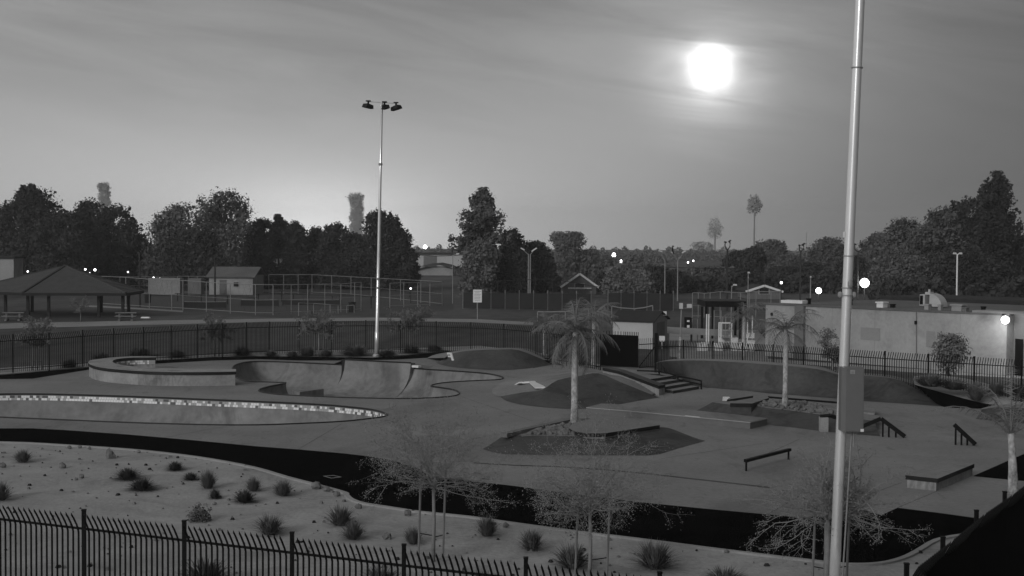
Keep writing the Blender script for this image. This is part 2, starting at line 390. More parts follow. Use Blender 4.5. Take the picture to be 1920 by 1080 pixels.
# drain line across the plaza
strip('drain_line', smooth_poly(px_poly([(890, 867), (960, 871.5), (1040, 874), (1120, 879), (1200, 886), (1300, 897), (1380, 906), (1450, 914)]), closed=False, sub=2), 0.2, 0.0, 0.006, 'bank_concrete')
mb = MB(); q = px_poly([(605, 893.5), (625, 892), (641, 895.5), (621, 898)], 0.0)
qq = [q[i] + (q[(i + 2) % 4] - q[i]) * 0.14 for i in range(4)]
for i in range(4): mb.add([(v.x, v.y, 0.02) for v in (q[i], q[(i + 1) % 4], qq[(i + 1) % 4], qq[i])], [(0, 1, 2, 3)])
hatch = mb.obj('access_hatch', 'dull_galvanised'); tag(hatch, 'square metal frame of an access hatch set in the black asphalt path', 'hatch')
# score joints in the plaza slabs
jm = MB()
def joint(a, b):
    a, b = G(*a), G(*b); d = (b - a).normalized(); n_ = Vector((-d.y, d.x, 0)) * 0.012
    jm.add([(p.x, p.y, 0.004) for p in (a - n_, b - n_, b + n_, a + n_)], [(0, 1, 2, 3)])
for a, b in [((1683, 952), (1757, 921)), ((1820, 835), (1905, 845)), ((1500, 823), (1400, 868)), ((1240, 860), (1440, 830)), ((860, 742), (1000, 790)), ((900, 830), (740, 800)),
             ((300, 822), (420, 800)), ((60, 803), (180, 791)), ((560, 842), (640, 795)), ((1520, 968), (1690, 905)), ((1440, 964), (1500, 930))]: joint(a, b)
jo = jm.obj('score_joints', 'bank_concrete'); tag(jo, kind='structure')

# ================================================================== BOWLS
def bowl(name, label, outline, depth, rad, tiles=None, loc=None):
    n = len(outline); A = sum(outline[i].x * outline[(i + 1) % n].y - outline[(i + 1) % n].x * outline[i].y for i in range(n))
    pts = outline if A > 0 else outline[::-1]           # ccw: inward normal = left
    nr = []
    for i in range(n):
        d = pts[(i + 1) % n] - pts[i - 1]; nr.append(Vector((-d.y, d.x, 0)).normalized())
    wd = []
    for i in range(n):
        k = 0.4
        while k < rad * 3 and inside(pts[i] + nr[i] * k, pts): k += 0.3
        wd.append(min(rad, k * 0.42))
    for _ in range(6): wd = [(wd[i - 1] + wd[i] + wd[(i + 1) % n]) / 3 for i in range(n)]
    root = thing(name, label, 'skate bowl', pts[0] * 0)
    rings = []
    for j in range(9):
        t = j / 8 * pi / 2
        rings.append([pts[i] + nr[i] * wd[i] * (1 - math.cos(t)) + Vector((0, 0, -depth * math.sin(t))) for i in range(n)])
    m = MB(); m.grid([r + [r[0]] for r in rings]); m.f = [f[::-1] for f in m.f]
    m.obj('bowl_wall', 'bowl_concrete', root, smooth=True)
    sheet('bowl_floor', rings[-1], [], -depth, 'bowl_concrete', parent=root).pop('kind', None) if False else None
    fl = sheet('bowl_floor', rings[-1], [], -depth, 'bowl_concrete', parent=root); del fl['kind']
    c = MB(); lp = [p + Vector((0, 0, 0.012)) for p in pts]; c.tube(lp + [lp[0]], 0.045, 6, cap=False); c.obj('coping', 'black_coping', root)
    if tiles:
        z0, rows, w = tiles
        tm = MB(); L = 0; rr = random.Random(3)
        for i in range(n):
            a, b = pts[i], pts[(i + 1) % n]; ln = (b - a).length; cnt = max(1, round(ln / .15))
            na, nb = nr[i], nr[(i + 1) % n]
            for k in range(cnt):
                for r_ in range(rows):
                    sh_ = .33 * r_ / cnt; s0, s1 = k / cnt + 0.02 / cnt + sh_, (k + .96) / cnt + sh_
                    za = z0 - r_ * w; zb = za - w * 0.94
                    p0, p1 = a.lerp(b, s0), a.lerp(b, s1); n0, n1 = na.lerp(nb, s0), na.lerp(nb, s1)
                    off = lambda z: rad * (1 - math.sqrt(max(0, 1 - (z / depth) ** 2))) + 0.02
                    vs = [p0 + n0 * off(zb) + Vector((0, 0, zb)), p1 + n1 * off(zb) + Vector((0, 0, zb)), p1 + n1 * off(za) + Vector((0, 0, za)), p0 + n0 * off(za) + Vector((0, 0, za))]
                    q = rr.random(); tm.add(vs, [(3, 2, 1, 0)], 0 if q < 0.5 else (1 if q < 0.82 else 2))
        to = tm.obj('tile_band', ['tile_white', 'tile_grey', 'tile_dark'], root); to['kind'] = 'stuff'; to['label'] = 'white mosaic tile band under the lip'
    return root, pts, nr
bA, ptsA, nA = bowl('pool_bowl', 'long pool bowl with white mosaic tile band under its dark lip, nearest the path', bowlA, 1.7, 1.7, (-0.07, 2, 0.12))
bB, ptsB, nB = bowl('amoeba_bowl', 'amoeba shaped concrete bowl with tall back wall beyond the tiled pool bowl', bowlB, 1.75, 2.1)
# raised extension on the back wall of the far bowl
a_, b_ = G(650, 684.3, 0), G(773, 690.8, 0); eh = 0.36
along = (b_ - a_).normalized(); back = Vector((-along.y, along.x, 0))
if back.y < 0: back = -back
prof = [(0.0, eh), (0.02, 0.0)] + [(2.1 * (1 - math.cos(t * pi / 16)) , -1.75 * math.sin(t * pi / 16)) for t in range(1, 8)]
ext = []
for k, (o_, z_) in enumerate(prof):
    fl_ = 0.30 * k / 8
    P_, Q_ = a_ - along * fl_, b_ - along * fl_ * .8
    ext.append([p - back * (o_ + .16) + Vector((0, 0, z_)) for p in (P_, P_.lerp(Q_, .33), P_.lerp(Q_, .66), Q_)])
m = MB(); m.grid(ext); m.obj('wall_extension', 'bowl_concrete', bB, smooth=True)
for e in (0, -1):  # dark strips paint the shadow gap at both ends of the extension
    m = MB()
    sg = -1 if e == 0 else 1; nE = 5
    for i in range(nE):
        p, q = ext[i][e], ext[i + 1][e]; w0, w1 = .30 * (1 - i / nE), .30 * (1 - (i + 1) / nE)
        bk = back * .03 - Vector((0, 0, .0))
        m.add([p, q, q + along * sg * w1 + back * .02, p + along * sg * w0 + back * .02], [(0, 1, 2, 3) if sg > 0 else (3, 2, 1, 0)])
    m.obj('extension_shade_strip', 'black_coping', bB)
a_, b_ = a_ + Vector((0, 0, eh)) - back * .16, b_ + Vector((0, 0, eh)) - back * .16
m = MB(); m.tube([a_, b_], 0.05, 6); m.obj('coping', 'black_coping', bB)
m = MB(); m.add([a_, b_, b_ + back * 1.6 + Vector((0.6, 0, -eh)), a_ + back * 1.6 + Vector((-.8, 0, -eh)), b_ + along * 1.1 + Vector((0, 0, -eh)), a_ - along * 1.0 + Vector((0, 0, -eh))],
               [(0, 1, 2, 3), (1, 4, 2), (0, 3, 5)]); m.obj('extension_deck', 'concrete', bB)
m = MB(); p = G(781, 687, 0.3); m.box(p, (0.5, 0.3, 0.12), rz=-0.6); m.obj('end_cap', 'white_paint', bB)
# low hip inside the near corner of that bowl
m = MB(); h0 = px_poly([(548, 731, -1.2), (600, 727, -1.2), (607, 729, -1.2), (562, 735, -1.2), (552, 734, -1.2)])
m.add(h0 + [h + Vector((0, 0, -.5)) for h in h0], [(0, 1, 2, 3, 4)] + [(i, (i + 1) % 5, (i + 1) % 5 + 5, i + 5) for i in range(5)]); m.obj('hip', 'bowl_concrete', bB)

# ================================================================== C-shaped wall
cw_out = px_poly([(441, 696.5), (380, 697.5), (325, 697.5), (280, 696.5), (240, 694), (205, 691), (183, 687.5), (171, 683.5), (167, 679.5), (171, 675.5), (190, 672.5), (215, 670), (250, 668), (291, 668)], 0.76)
cw_in = px_poly([(291, 670), (250, 670.4), (222, 672.5), (211, 675.5), (210, 679), (220, 683), (245, 686.5), (290, 689.5), (350, 691.3), (441, 692)], 0.76)
cw_out = smooth_poly(cw_out, False, 3); cw_in = smooth_poly(cw_in, False, 3)
cw = cw_out + cw_in
root = thing('curved_seat_wall', 'C shaped concrete wall with black coping edge standing at the left of the plaza', 'concrete wall')
m = MB(); m.prism([(p.x, p.y) for p in cw], 0.0, 0.60); m.obj('wall_body', 'concrete_wall', root)
def inflate(poly, d):
    n = len(poly); A = sum(poly[i].x * poly[(i + 1) % n].y - poly[(i + 1) % n].x * poly[i].y for i in range(n)); s = 1 if A > 0 else -1
    out = []
    for i in range(n):
        e = (poly[(i + 1) % n] - poly[i - 1]); nn = Vector((e.y, -e.x, 0)).normalized() * s
        out.append(poly[i] + nn * d)
    return out
m = MB(); m.prism([(p.x, p.y) for p in inflate(cw, 0.05)], 0.60, 0.76, 0, 1); m.obj('coping', ['black_coping', 'concrete_wall'], root)
tm = MB(); rr = random.Random(5)
for i in range(0, len(cw_in) - 1):
    if i > 7: break
    a, b = cw_in[i], cw_in[i + 1]; cnt = max(1, round((b - a).length / 0.12)); dd = (b - a).normalized(); nn = Vector((dd.y, -dd.x, 0))
    if nn.y > 0: nn = -nn
    for k in range(cnt):
        for r_ in range(2):
            p0, p1 = a.lerp(b, k / cnt + .02) + nn * 0.06, a.lerp(b, (k + 1) / cnt - .02) + nn * 0.06
            za, zb = 0.58 - r_ * .12, 0.47 - r_ * .12
            tm.add([(p0.x, p0.y, zb), (p1.x, p1.y, zb), (p1.x, p1.y, za), (p0.x, p0.y, za)], [(0, 1, 2, 3)], 0 if rr.random() < .6 else 1)
o = tm.obj('tile_band', ['tile_white', 'tile_grey'], root); o['kind'] = 'stuff'

# ================================================================== BANKS
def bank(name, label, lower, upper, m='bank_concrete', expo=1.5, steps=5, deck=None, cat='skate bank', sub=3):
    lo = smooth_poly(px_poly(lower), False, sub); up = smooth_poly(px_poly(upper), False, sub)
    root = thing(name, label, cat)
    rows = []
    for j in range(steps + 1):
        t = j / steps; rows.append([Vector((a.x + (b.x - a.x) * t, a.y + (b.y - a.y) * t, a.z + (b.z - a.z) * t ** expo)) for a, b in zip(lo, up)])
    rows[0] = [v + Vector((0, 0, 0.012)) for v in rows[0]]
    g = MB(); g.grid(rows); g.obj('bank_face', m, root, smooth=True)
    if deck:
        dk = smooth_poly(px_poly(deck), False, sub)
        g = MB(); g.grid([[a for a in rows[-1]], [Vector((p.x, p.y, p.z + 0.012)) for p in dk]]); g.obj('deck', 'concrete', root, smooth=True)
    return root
b1 = bank('pyramid_bank', 'low dark banked mound in front of the rear fence behind the far bowl', 
     [(817, 680), (838, 687), (880, 691.5), (930, 694), (985, 691.5), (1037, 684)],
     [(834, 671, .4), (848, 663, .6), (880, 657.5, .9), (930, 655.5, 1.0), (972, 656.5, .95), (1020, 675, .3)],
     deck=[(800, 672, 0), (820, 664, 0.1), (880, 655, .6), (930, 653, .7), (990, 654, .5), (1036, 676, 0)])
m = MB()
for pl in ([(838, 662), (847, 662.5), (847.5, 665), (838, 664.5)], [(844, 664.6), (847.6, 664.8), (851, 676), (847, 676)], [(839.5, 667.5), (845, 668), (845.5, 670), (840, 669.5)]):
    Pf = [PD(x, y, 86.6 - (y - 662) * .05) for x, y in pl]; m.add(Pf + [p + Vector((.02, .25, .02)) for p in Pf], [(3, 2, 1, 0), (4, 5, 6, 7)] + [(i, (i + 1) % 4, (i + 1) % 4 + 4, i + 4) for i in range(4)])
o = m.obj('ledge_cap', 'white_paint', b1); o['label'] = 'white painted F shaped edge cap'
b2 = bank('ramp_mound', 'dark curved ramp mound with white arched cap in the middle of the plaza',
     [(938, 744), (950, 752), (975, 758.5), (1010, 763), (1050, 766), (1095, 767), (1150, 760), (1195, 752), (1238, 745)],
     [(941, 743, .02), (955, 740, .15), (985, 735, .4), (1017, 730.5, .6), (1045, 713, .95), (1090, 704, 1.05), (1122, 700, 1.1), (1165, 717, .75), (1222, 740, .12)], expo=1.35,
     deck=[(930, 743, 0), (922, 736, 0), (926, 728, 0), (940, 718, 0), (965, 709, 0), (1020, 700, 0), (1090, 692, .2), (1165, 705, .7), (1230, 737, .05)])
m = MB(); arch = [G(968, 725, .02), G(982, 717, .45), G(1000, 716, .5), G(1013, 727, .66)]
for a, b in zip(arch[:-1], arch[1:]): m.beam(a, b, 0.5, 0.07)
o = m.obj('arched_cap', 'white_paint', b2); o['label'] = 'white arched edge cap'
m = MB(); pp = px_poly([(1008, 733, .5), (1014, 734, .45), (1022, 745, .22), (1022, 750, .14), (1018, 749, .18)]); 
m.add([p + Vector((0, -0.12, 0.03)) for p in pp], [(4, 3, 2, 1, 0)]); 
# hubba ledge
hub = thing('hubba_ledge', 'sloping concrete ledge with black coping beside the short stairs', 'skate ledge')
path = [(G(1130, 706, 1.1), G(1130, 706, 1.1)), ]
Hp = [base_at(1132, 76.6), base_at(1162, 75.2), base_at(1238, 72.4)]
Hz = [1.05, 1.0, 0.50]
wv = Vector((0.35, 0.55, 0))
def slab_path(mb, base, z0s, z1s, wv, mi=0):
    for i in range(len(base) - 1):
        a, b = base[i], base[i + 1]
        vs = [a + Vector((0, 0, z0s[i])), b + Vector((0, 0, z0s[i + 1])), b + wv + Vector((0, 0, z0s[i + 1])), a + wv + Vector((0, 0, z0s[i]))]
        ws = [a + Vector((0, 0, z1s[i])), b + Vector((0, 0, z1s[i + 1])), b + wv + Vector((0, 0, z1s[i + 1])), a + wv + Vector((0, 0, z1s[i]))]
        mb.add(vs + ws, [(0, 3, 2, 1), (4, 5, 6, 7), (0, 1, 5, 4), (1, 2, 6, 5), (2, 3, 7, 6), (3, 0, 4, 7)], mi)
m = MB(); slab_path(m, Hp, [0, 0, 0], [z - .16 for z in Hz], wv); m.obj('ledge_body', 'concrete_wall', hub)
m = MB(); off = Vector((-0.02, -0.05, 0)); slab_path(m, [p + off for p in Hp], [z - .157 for z in Hz], Hz, wv * 1.15); m.obj('coping', 'black_coping', hub)
# stairs
S = G(1262, 738); Vd = G(1302, 731) - S; Vd.normalize(); U = (Hp[1] - Hp[2]); U.z = 0; U.normalize()
st = thing('plaza_stairs', 'short flight of three concrete steps between the hubba ledge and the handrail', 'stairs')
for k in range(4):
    A0 = S + U * (0.62 * k); 
    q = [A0, A0 + Vd * 2.9, S + Vd * 2.9 + U * (7.0 if k == 3 else 0.62 * (k + 1)), S + U * (7.0 if k == 3 else 0.62 * (k + 1))]
    m = MB(); m.prism([(p.x, p.y) for p in q], 0, 0.15 * (k + 1), 0, 1); m.obj('step' if k < 3 else 'landing', ['bank_concrete', 'concrete'], st)
hr = thing('handrail', 'low two bar dark handrail beside the short plaza stairs', 'handrail')
tp = [PD(1195, 695, 78.5), PD(1236, 696, 77), PD(1271, 704.5, 76.3), PD(1315, 714, 75.6)]
m = MB(); m.tube(tp, 0.045, 6); m.obj('top_rail', 'black_metal', hr)
m = MB(); m.tube([p - Vector((0, 0, .2)) for p in tp], 0.04, 6); m.obj('lower_rail', 'black_metal', hr)
for p, zb in ((tp[1], .58), (tp[2], .35), (tp[3], 0.0)):
    m = MB(); m.tube([p, Vector((p.x, p.y, zb))], 0.045, 6); m.obj('post', 'black_metal', hr)
# big back bank
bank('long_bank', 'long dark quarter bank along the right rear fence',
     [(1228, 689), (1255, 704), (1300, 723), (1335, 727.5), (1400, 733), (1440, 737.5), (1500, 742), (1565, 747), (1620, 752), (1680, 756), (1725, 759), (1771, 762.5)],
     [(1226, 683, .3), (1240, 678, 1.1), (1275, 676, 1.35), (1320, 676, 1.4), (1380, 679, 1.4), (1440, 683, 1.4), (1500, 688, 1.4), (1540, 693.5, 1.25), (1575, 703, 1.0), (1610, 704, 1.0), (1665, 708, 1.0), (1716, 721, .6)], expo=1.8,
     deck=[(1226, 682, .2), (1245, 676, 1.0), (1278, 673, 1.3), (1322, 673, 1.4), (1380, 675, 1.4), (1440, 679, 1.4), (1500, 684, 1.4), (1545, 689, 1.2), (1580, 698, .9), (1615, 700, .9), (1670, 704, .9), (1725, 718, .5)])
bank('corner_bank', 'small dark bank at the right edge of the plaza beyond the steel rail',
     [(1829, 785.5), (1860, 789), (1900, 792.5), (1990, 801), (2080, 812)], [(1841, 767.5, .3), (1865, 764, .42), (1900, 764, .5), (1990, 770, .55), (2080, 778, .55)], deck=[(1838, 767, .0), (1865, 760, .2), (1900, 759, .3), (1990, 764, .3), (2080, 771, .3)])

# long manual pad
def pad(name, label, top_px, z, cop=0.12, body='concrete_wall', topm='concrete', edge='black_coping', cat='skate ledge', overhang=0.04, z0=0.0):
    P = px_poly(top_px, z); r = thing(name, label, cat)
    g = MB(); g.prism([(p.x, p.y) for p in inflate(P, -overhang)], z0, z - cop); g.obj('ledge_body', body, r)
    g = MB(); g.prism([(p.x, p.y) for p in P], z - cop, z, 0, 1); g.obj('coping', [edge, topm], r)
    return r
pd = pad('manual_pad', 'long low concrete manual pad with pale front edge and painted glint, left of the tall pole', [(1099, 763.5), (1180, 770), (1250, 776.5), (1330, 784), (1407, 791.5), (1440, 784), (1370, 776), (1280, 767), (1200, 760.5), (1128, 756.5)], 0.3, cop=0.04, body='wall_dark', edge='kerb')
m = MB(); e = px_poly([(1285, 779.3), (1312, 782)], 0.303); m.beam(e[0], e[1], 0.05, 0.012); o = m.obj('painted_glint', 'white_paint', pd)  # short white strip paints a moon reflection on the front edge
# bench-like grind box
pad('grind_box', 'rectangular concrete grind box with thick black edge near the right fence', [(1697.5, 891), (1758.5, 897.5), (1827, 869.5), (1770, 863.5)], 0.40, cop=0.135, overhang=0.06)
# planter 1
bank('planter_bank', 'flat dark banked skirt round the left palm planter',
     [(905, 842), (940, 851), (1000, 852.5), (1100, 854), (1175, 854), (1228, 853), (1275, 840), (1322, 827)],
     [(945, 816, .22), (975, 816, .3), (1020, 817, .33), (1085, 818, .34), (1133, 817, .34), (1190, 808.5, .34), (1240, 801, .34), (1262, 805, .22)], expo=1.2,
     deck=[(975, 808, .24), (1010, 800, .3), (1050, 792, .33), (1080, 788, .34), (1120, 784, .34), (1180, 787, .34), (1225, 795, .34), (1290, 815, .05)])
pad('planter_pad', 'pale angular concrete platform with black front edge beside the left palm planter', [(1074, 793), (1123, 781.5), (1190, 787), (1237, 797), (1133, 812.5), (1100, 812.5), (1078, 809), (1066, 803)], 0.50, cop=0.15, z0=0.2)
m = MB(); m.beam(G(944, 816, .36), G(1074, 787.5, .38), 0.32, 0.16); m.beam(G(1074, 787.5, .385), G(1120, 790, .385), 0.3, 0.15)
o = m.obj('planter_kerb', 'wall_dark'); tag(o, 'dark raised kerb edging the rocky left palm planter', 'kerb')
def rocks(name, label, poly, z, n, rmin, rmax, m='stone'):
    P = px_poly(poly, z); xs = [p.x for p in P]; ys = [p.y for p in P]; g = MB(); rr = random.Random(n)
    k = 0
    while k < n:
        p = (rr.uniform(min(xs), max(xs)), rr.uniform(min(ys), max(ys)))
        if not inside(p, P): continue
        r_ = rr.uniform(rmin, rmax); g.ball((p[0], p[1], z + r_ * .5), r_, 6, sq=(1, rr.uniform(.7, 1), .7), jit=.25, rnd=rr); k += 1
    g.prism([(p.x, p.y) for p in P], z - .25, z + .01, 0, 0)
    o = g.obj(name, m); tag(o, label, 'rocks', kind='stuff'); return o
rocks('river_rocks', 'loose river rocks filling the left palm planter', [(978, 815.5), (1072, 793), (1112, 788.5), (1076, 796), (1066, 803), (1084, 811), (1098, 816)], 0.345, 150, .06, .14)
# planter 2
bank('second_planter_bank', 'flat dark banked skirt round the right palm planter',
     [(1300, 772), (1345, 775), (1400, 783), (1440, 796), (1490, 802), (1540, 808.5), (1575, 812), (1650, 818)],
     [(1336, 754, .3), (1360, 757.5, .36), (1400, 761.5, .4), (1440, 764, .4), (1480, 768, .4), (1530, 775, .4), (1560, 780, .4), (1640, 789, .35)], expo=1.2,
     deck=[(1345, 752, .26), (1370, 752, .3), (1410, 752, .34), (1450, 753, .38), (1490, 757, .38), (1530, 762, .38), (1570, 768, .38), (1650, 780, .3)])
rocks('planter_rocks', 'river rocks round the foot of the right palm', [(1405, 760.5), (1440, 753), (1510, 757), (1560, 772), (1562, 781), (1530, 775), (1480, 768), (1440, 764)], 0.41, 150, .07, .17)
pad('low_ledge', 'short low ledge with white end block left of the right palm', [(1363, 749.5), (1370, 744), (1408, 738.5), (1412, 742)], 0.4, cop=0.15)
pad('angled_ledge', 'angled dark edged ledge closest to the rocks of the right palm', [(1369, 756), (1378, 751.5), (1438, 741.5), (1442, 746), (1410, 756.5)], 0.62, cop=0.17, body='bank_concrete', z0=.1)
m = MB(); m.box(G(1362, 751, .25), (0.36, .5, .34), taper=.8); o = m.obj('ledge_end_block', 'white_paint'); tag(o, 'small white block at the end of the low ledge', 'block')
pad('rear_kerb_ledge', 'long pale kerb ledge behind the right palm under the flat rail', [(1437, 751), (1440, 746.5), (1567, 757), (1640, 764), (1640, 770), (1567, 763)], 0.3, cop=.1, edge='wall_dark')
fr = thing('flat_rail', 'long thin black flat rail behind the right palm', 'skate rail')
m = MB(); A, B = G(1437, 744.3, .55), G(1566, 754.5, .55); m.tube([A, B, B + (B - A) * .35], .05, 6); m.obj('rail', 'black_metal', fr)
for t in (.02, .56, 1.1):
    p = A.lerp(B, t); m = MB(); m.tube([p, Vector((p.x, p.y, 0))], .05, 6); m.obj('leg', 'black_metal', fr)
cb = thing('concrete_bollard_block', 'short upright concrete block with dark curved cap just left of the tall pole', 'block')
p = G(1546, 810); m = MB(); m.box((p.x, p.y + .2, .30), (.31, .42, .60)); m.obj('block_body', 'concrete_wall', cb)
m = MB(); m.tube([(p.x - .15, p.y + .1, .64), (p.x + .2, p.y + .2, .66), (p.x + .6, p.y + .5, .55)], .09, 6); m.obj('cap', 'black_coping', cb)
# steel rails
def rail(name, label, top, legs, w=.10, h=.10, zbase=0.0, lw=.06):
    r = thing(name, label, 'skate rail'); m = MB()
    for a, b in zip(top[:-1], top[1:]): m.beam(a, b, w, h)
    m.obj('rail', 'black_metal', r)
    for p in legs:
        m = MB(); m.box((p[0], p[1], (p[2] + zbase) / 2), (lw, lw, p[2] - zbase)); m.obj('leg', 'black_metal', r)
    return r
a, b = G(1397.5, 864, .36), G(1481, 843, .36)
rail('grind_rail', 'short straight black grind rail standing alone on the plaza', [a, b], [a.lerp(b, .02), a.lerp(b, .97)], .12, .10)
D1 = G(1655, 819).y
a, b, c = PD(1600, 806, D1 + .3), PD(1652, 785, D1), PD(1697, 818.5, D1 - .3)
a.z = max(a.z, .1)
rail('kinked_rail', 'black steel rail rising and falling beside the pole cabinet', [a, b, c], [b.lerp(c, .08), b.lerp(c, .33), b.lerp(c, .62)], .14, .16)
D2 = G(1795, 834).y
a, b = PD(1789, 796, D2), PD(1829, 833, D2 - .2)
rail('steel_slope_rail', 'black sloping steel rail with four legs standing right of the cabinet', [a, b], [a.lerp(b, .08), a.lerp(b, .35), a.lerp(b, .62), a.lerp(b, .9)], .14, .16)

# ================================================================== FENCES
def picket_mesh(h, w, curve, fine=False):
    g = MB(); pts = [(0, 0, .08), (0, 0, h * .82), (0, curve * .25, h * .88), (0, curve * .75, h * .95), (0, curve, h)]
    if not fine: pts[-1] = (0, curve, h - .05)
    r0 = w / 2
    vs = []; fs = []
    for i, p in enumerate(pts):
        for x, y in ((-r0, -r0), (r0, -r0), (r0, r0), (-r0, r0)): vs.append((p[0] + x, p[1] + y, p[2]))
    for i in range(len(pts) - 1):
        for k in range(4): fs.append((i * 4 + k, i * 4 + (k + 1) % 4, i * 4 + 4 + (k + 1) % 4, i * 4 + 4 + k))
    n = len(vs); vs.append((0, curve * 1.15, h + .02))
    for k in range(4): fs.append((n - 4 + k, n - 4 + (k + 1) % 4, n))
    g.add(vs, fs); return g.mesh('picket', 'black_metal')
def fence(name, label, posts, h, curve, n=19, pw=.075, kw=.028, budget=300, fine=False, screen=False, rails=(.12, .84)):
    r = thing(name, label, 'fence', posts[0].to_3d() * 0)
    pm = picket_mesh(h - .03, kw, curve, fine); cnt = 0; extra = MB()
    pmsh = MB(); pmsh.box((0, 0, h / 2), (pw, pw, h)); pmsh.box((0, 0, h + .01), (pw * 1.15, pw * 1.15, .03)); pmsh = pmsh.mesh('post', 'black_metal')
    for p in posts: inst('post', pmsh, r, (p.x, p.y, p.z))
    tpl = [v.co.copy() for v in pm.vertices]; tf = [tuple(f.vertices) for f in pm.polygons]
    for a, b in zip(posts[:-1], posts[1:]):
        d = b - a; ang = math.atan2(d.y, d.x)
        for z in rails: g = MB(); g.beam(a + Vector((0, 0, h * z)), b + Vector((0, 0, h * z)), .03, .045); g.obj('rail', 'black_metal', r)
        for k in range(1, n):
            p = a.lerp(b, k / n)
            if cnt < budget: inst('picket', pm, r, p, ang); cnt += 1
            else:
                Rm = Matrix.Rotation(ang, 3, 'Z'); extra.add([Rm @ v + p for v in tpl], tf)
        if screen:
            g = MB(); nn = Vector((-d.y, d.x, 0)).normalized() * .05
            t1 = .90
            row0 = []; row1 = []
            for k in range(9):
                t = k / 8; q = a.lerp(b, t) - nn; sag = math.sin(pi * t) * .10
                row0.append(q + Vector((0, 0, .02))); row1.append(q + Vector((0, 0, h * t1 - sag - .12 * (1 - t))))
            g.grid([row0, row1]); g.obj('privacy_screen', 'black_screen', r)
    if extra.v: o = extra.obj('pickets', 'black_metal', r); o['kind'] = 'stuff'
    return r
HN = 2.33
near = [G(x, y, HN) for x, y in [(-28, 937), (178, 952), (372, 970), (570, 992), (778, 1014), (1000, 1040), (1237, 1074)]]
for p in near: p.z = 0
# straighten: posts lie on one line
d = (near[-1] - near[0]).normalized(); near = [near[0] + d * (p - near[0]).dot(d) for p in near]
cdir = (near[-1] - near[-2]); corner = near[-1]
near += [near[-1] + cdir, near[-1] + cdir * 1.85]; near.insert(0, near[0] - cdir)
fence('near_fence', 'black picket fence with bent over pointed tops across the bottom of the view', near, HN, -.19, n=19, budget=400)
rt = [G(x, y, HN) for x, y in [(1700, 1058), (1768, 1008), (1831, 958), (1884, 923)]]
for p in rt: p.z = 0
d = (rt[-1] - rt[0]) / 3; rt = [near[-1]] + rt + [rt[-1] + d, rt[-1] + d * 2, rt[-1] + d * 3, rt[-1] + d * 4]
fence('screened_fence', 'black picket fence covered with solid black privacy screen at the lower right', rt, HN, -.16, n=19, budget=200, screen=True)
HR = 2.28
rp = [(-45, 631), (24, 627), (92, 624), (155, 619.5), (213, 616), (269, 613.5), (321, 611), (370, 608.5), (417, 606.5), (462, 604.5), (505, 603.5), (561, 602.5), (622, 601.5), (686, 601), (751, 601.5), (818, 603), (883, 605), (945, 607.5), (1005, 612.5), (1063, 618.5), (1126, 626)]
rear = [G(x, y, HR) for x, y in rp]
for p in rear: p.z = 0
fence('rear_fence', 'long black picket fence running behind the skatepark from the left edge to the gate', rear, HR, .16, n=18, kw=.03, budget=300, fine=True)
r2 = [(1229, 638), (1281.5, 638), (1337, 640), (1392.5, 643), (1450, 646.5), (1507, 650), (1580, 654), (1659.5, 659), (1741, 664), (1827, 669), (1916, 674), (2012, 680), (2110, 686)]
rear2 = [G(x, y, HR) for x, y in r2]
for p in rear2: p.z = 0
fence('building_fence', 'black picket fence running from the gate past the long pale building', rear2, HR, .16, n=18, kw=.03, budget=300, fine=True)
# gate: screened double leaf and open leaf
gt = thing('screened_gate', 'black screened double gate in the rear fence beside the pale shed', 'gate')
g0, g1 = G(1126, 686), G(1196, 690); gm = g0.lerp(g1, .62)
for a, b in ((g0, gm), (gm, g1)):
    m = MB(); m.beam(a + Vector((0, 0, .06)), b + Vector((0, 0, .06)), .05, .06); m.beam(a + Vector((0, 0, 2.0)), b + Vector((0, 0, 2.0)), .05, .06)
    for k in range(0, 9): p = a.lerp(b, k / 8); m.beam(p + Vector((0, 0, .05)), p + Vector((0, 0, 2.25)), .04, .04)
    m.obj('gate_frame', 'black_metal', gt)
    m = MB(); dn = Vector((0, -.05, 0)); m.add([a + dn + Vector((0, 0, .08)), b + dn + Vector((0, 0, .08)), b + dn + Vector((0, 0, 1.98)), a + dn + Vector((0, 0, 1.98))], [(0, 1, 2, 3)]); m.obj('privacy_screen', 'black_screen', gt)
og = thing('open_gate_leaf', 'narrow black picket gate leaf right of the screened gate', 'gate')
a, b = G(1198, 691), G(1227, 689)
m = MB(); m.beam(a + Vector((0, 0, .06)), b + Vector((0, 0, .06)), .05, .06); m.beam(a + Vector((0, 0, 1.5)), b + Vector((0, 0, 1.5)), .05, .05); m.beam(a + Vector((0, 0, .1)), b + Vector((0, 0, 1.3)), .04, .04); m.obj('gate_frame', 'black_metal', og)
pm = picket_mesh(1.85, .03, .14, True)
for k in range(9): inst('picket', pm, og, a.lerp(b, k / 8))
m = MB(); p = G(1230, 690); m.box((p.x, p.y, 1.1), (.2, .2, 2.2)); o = m.obj('gate_post', 'black_metal'); tag(o, 'thick black post where the open gate leaf meets the fence', 'post')

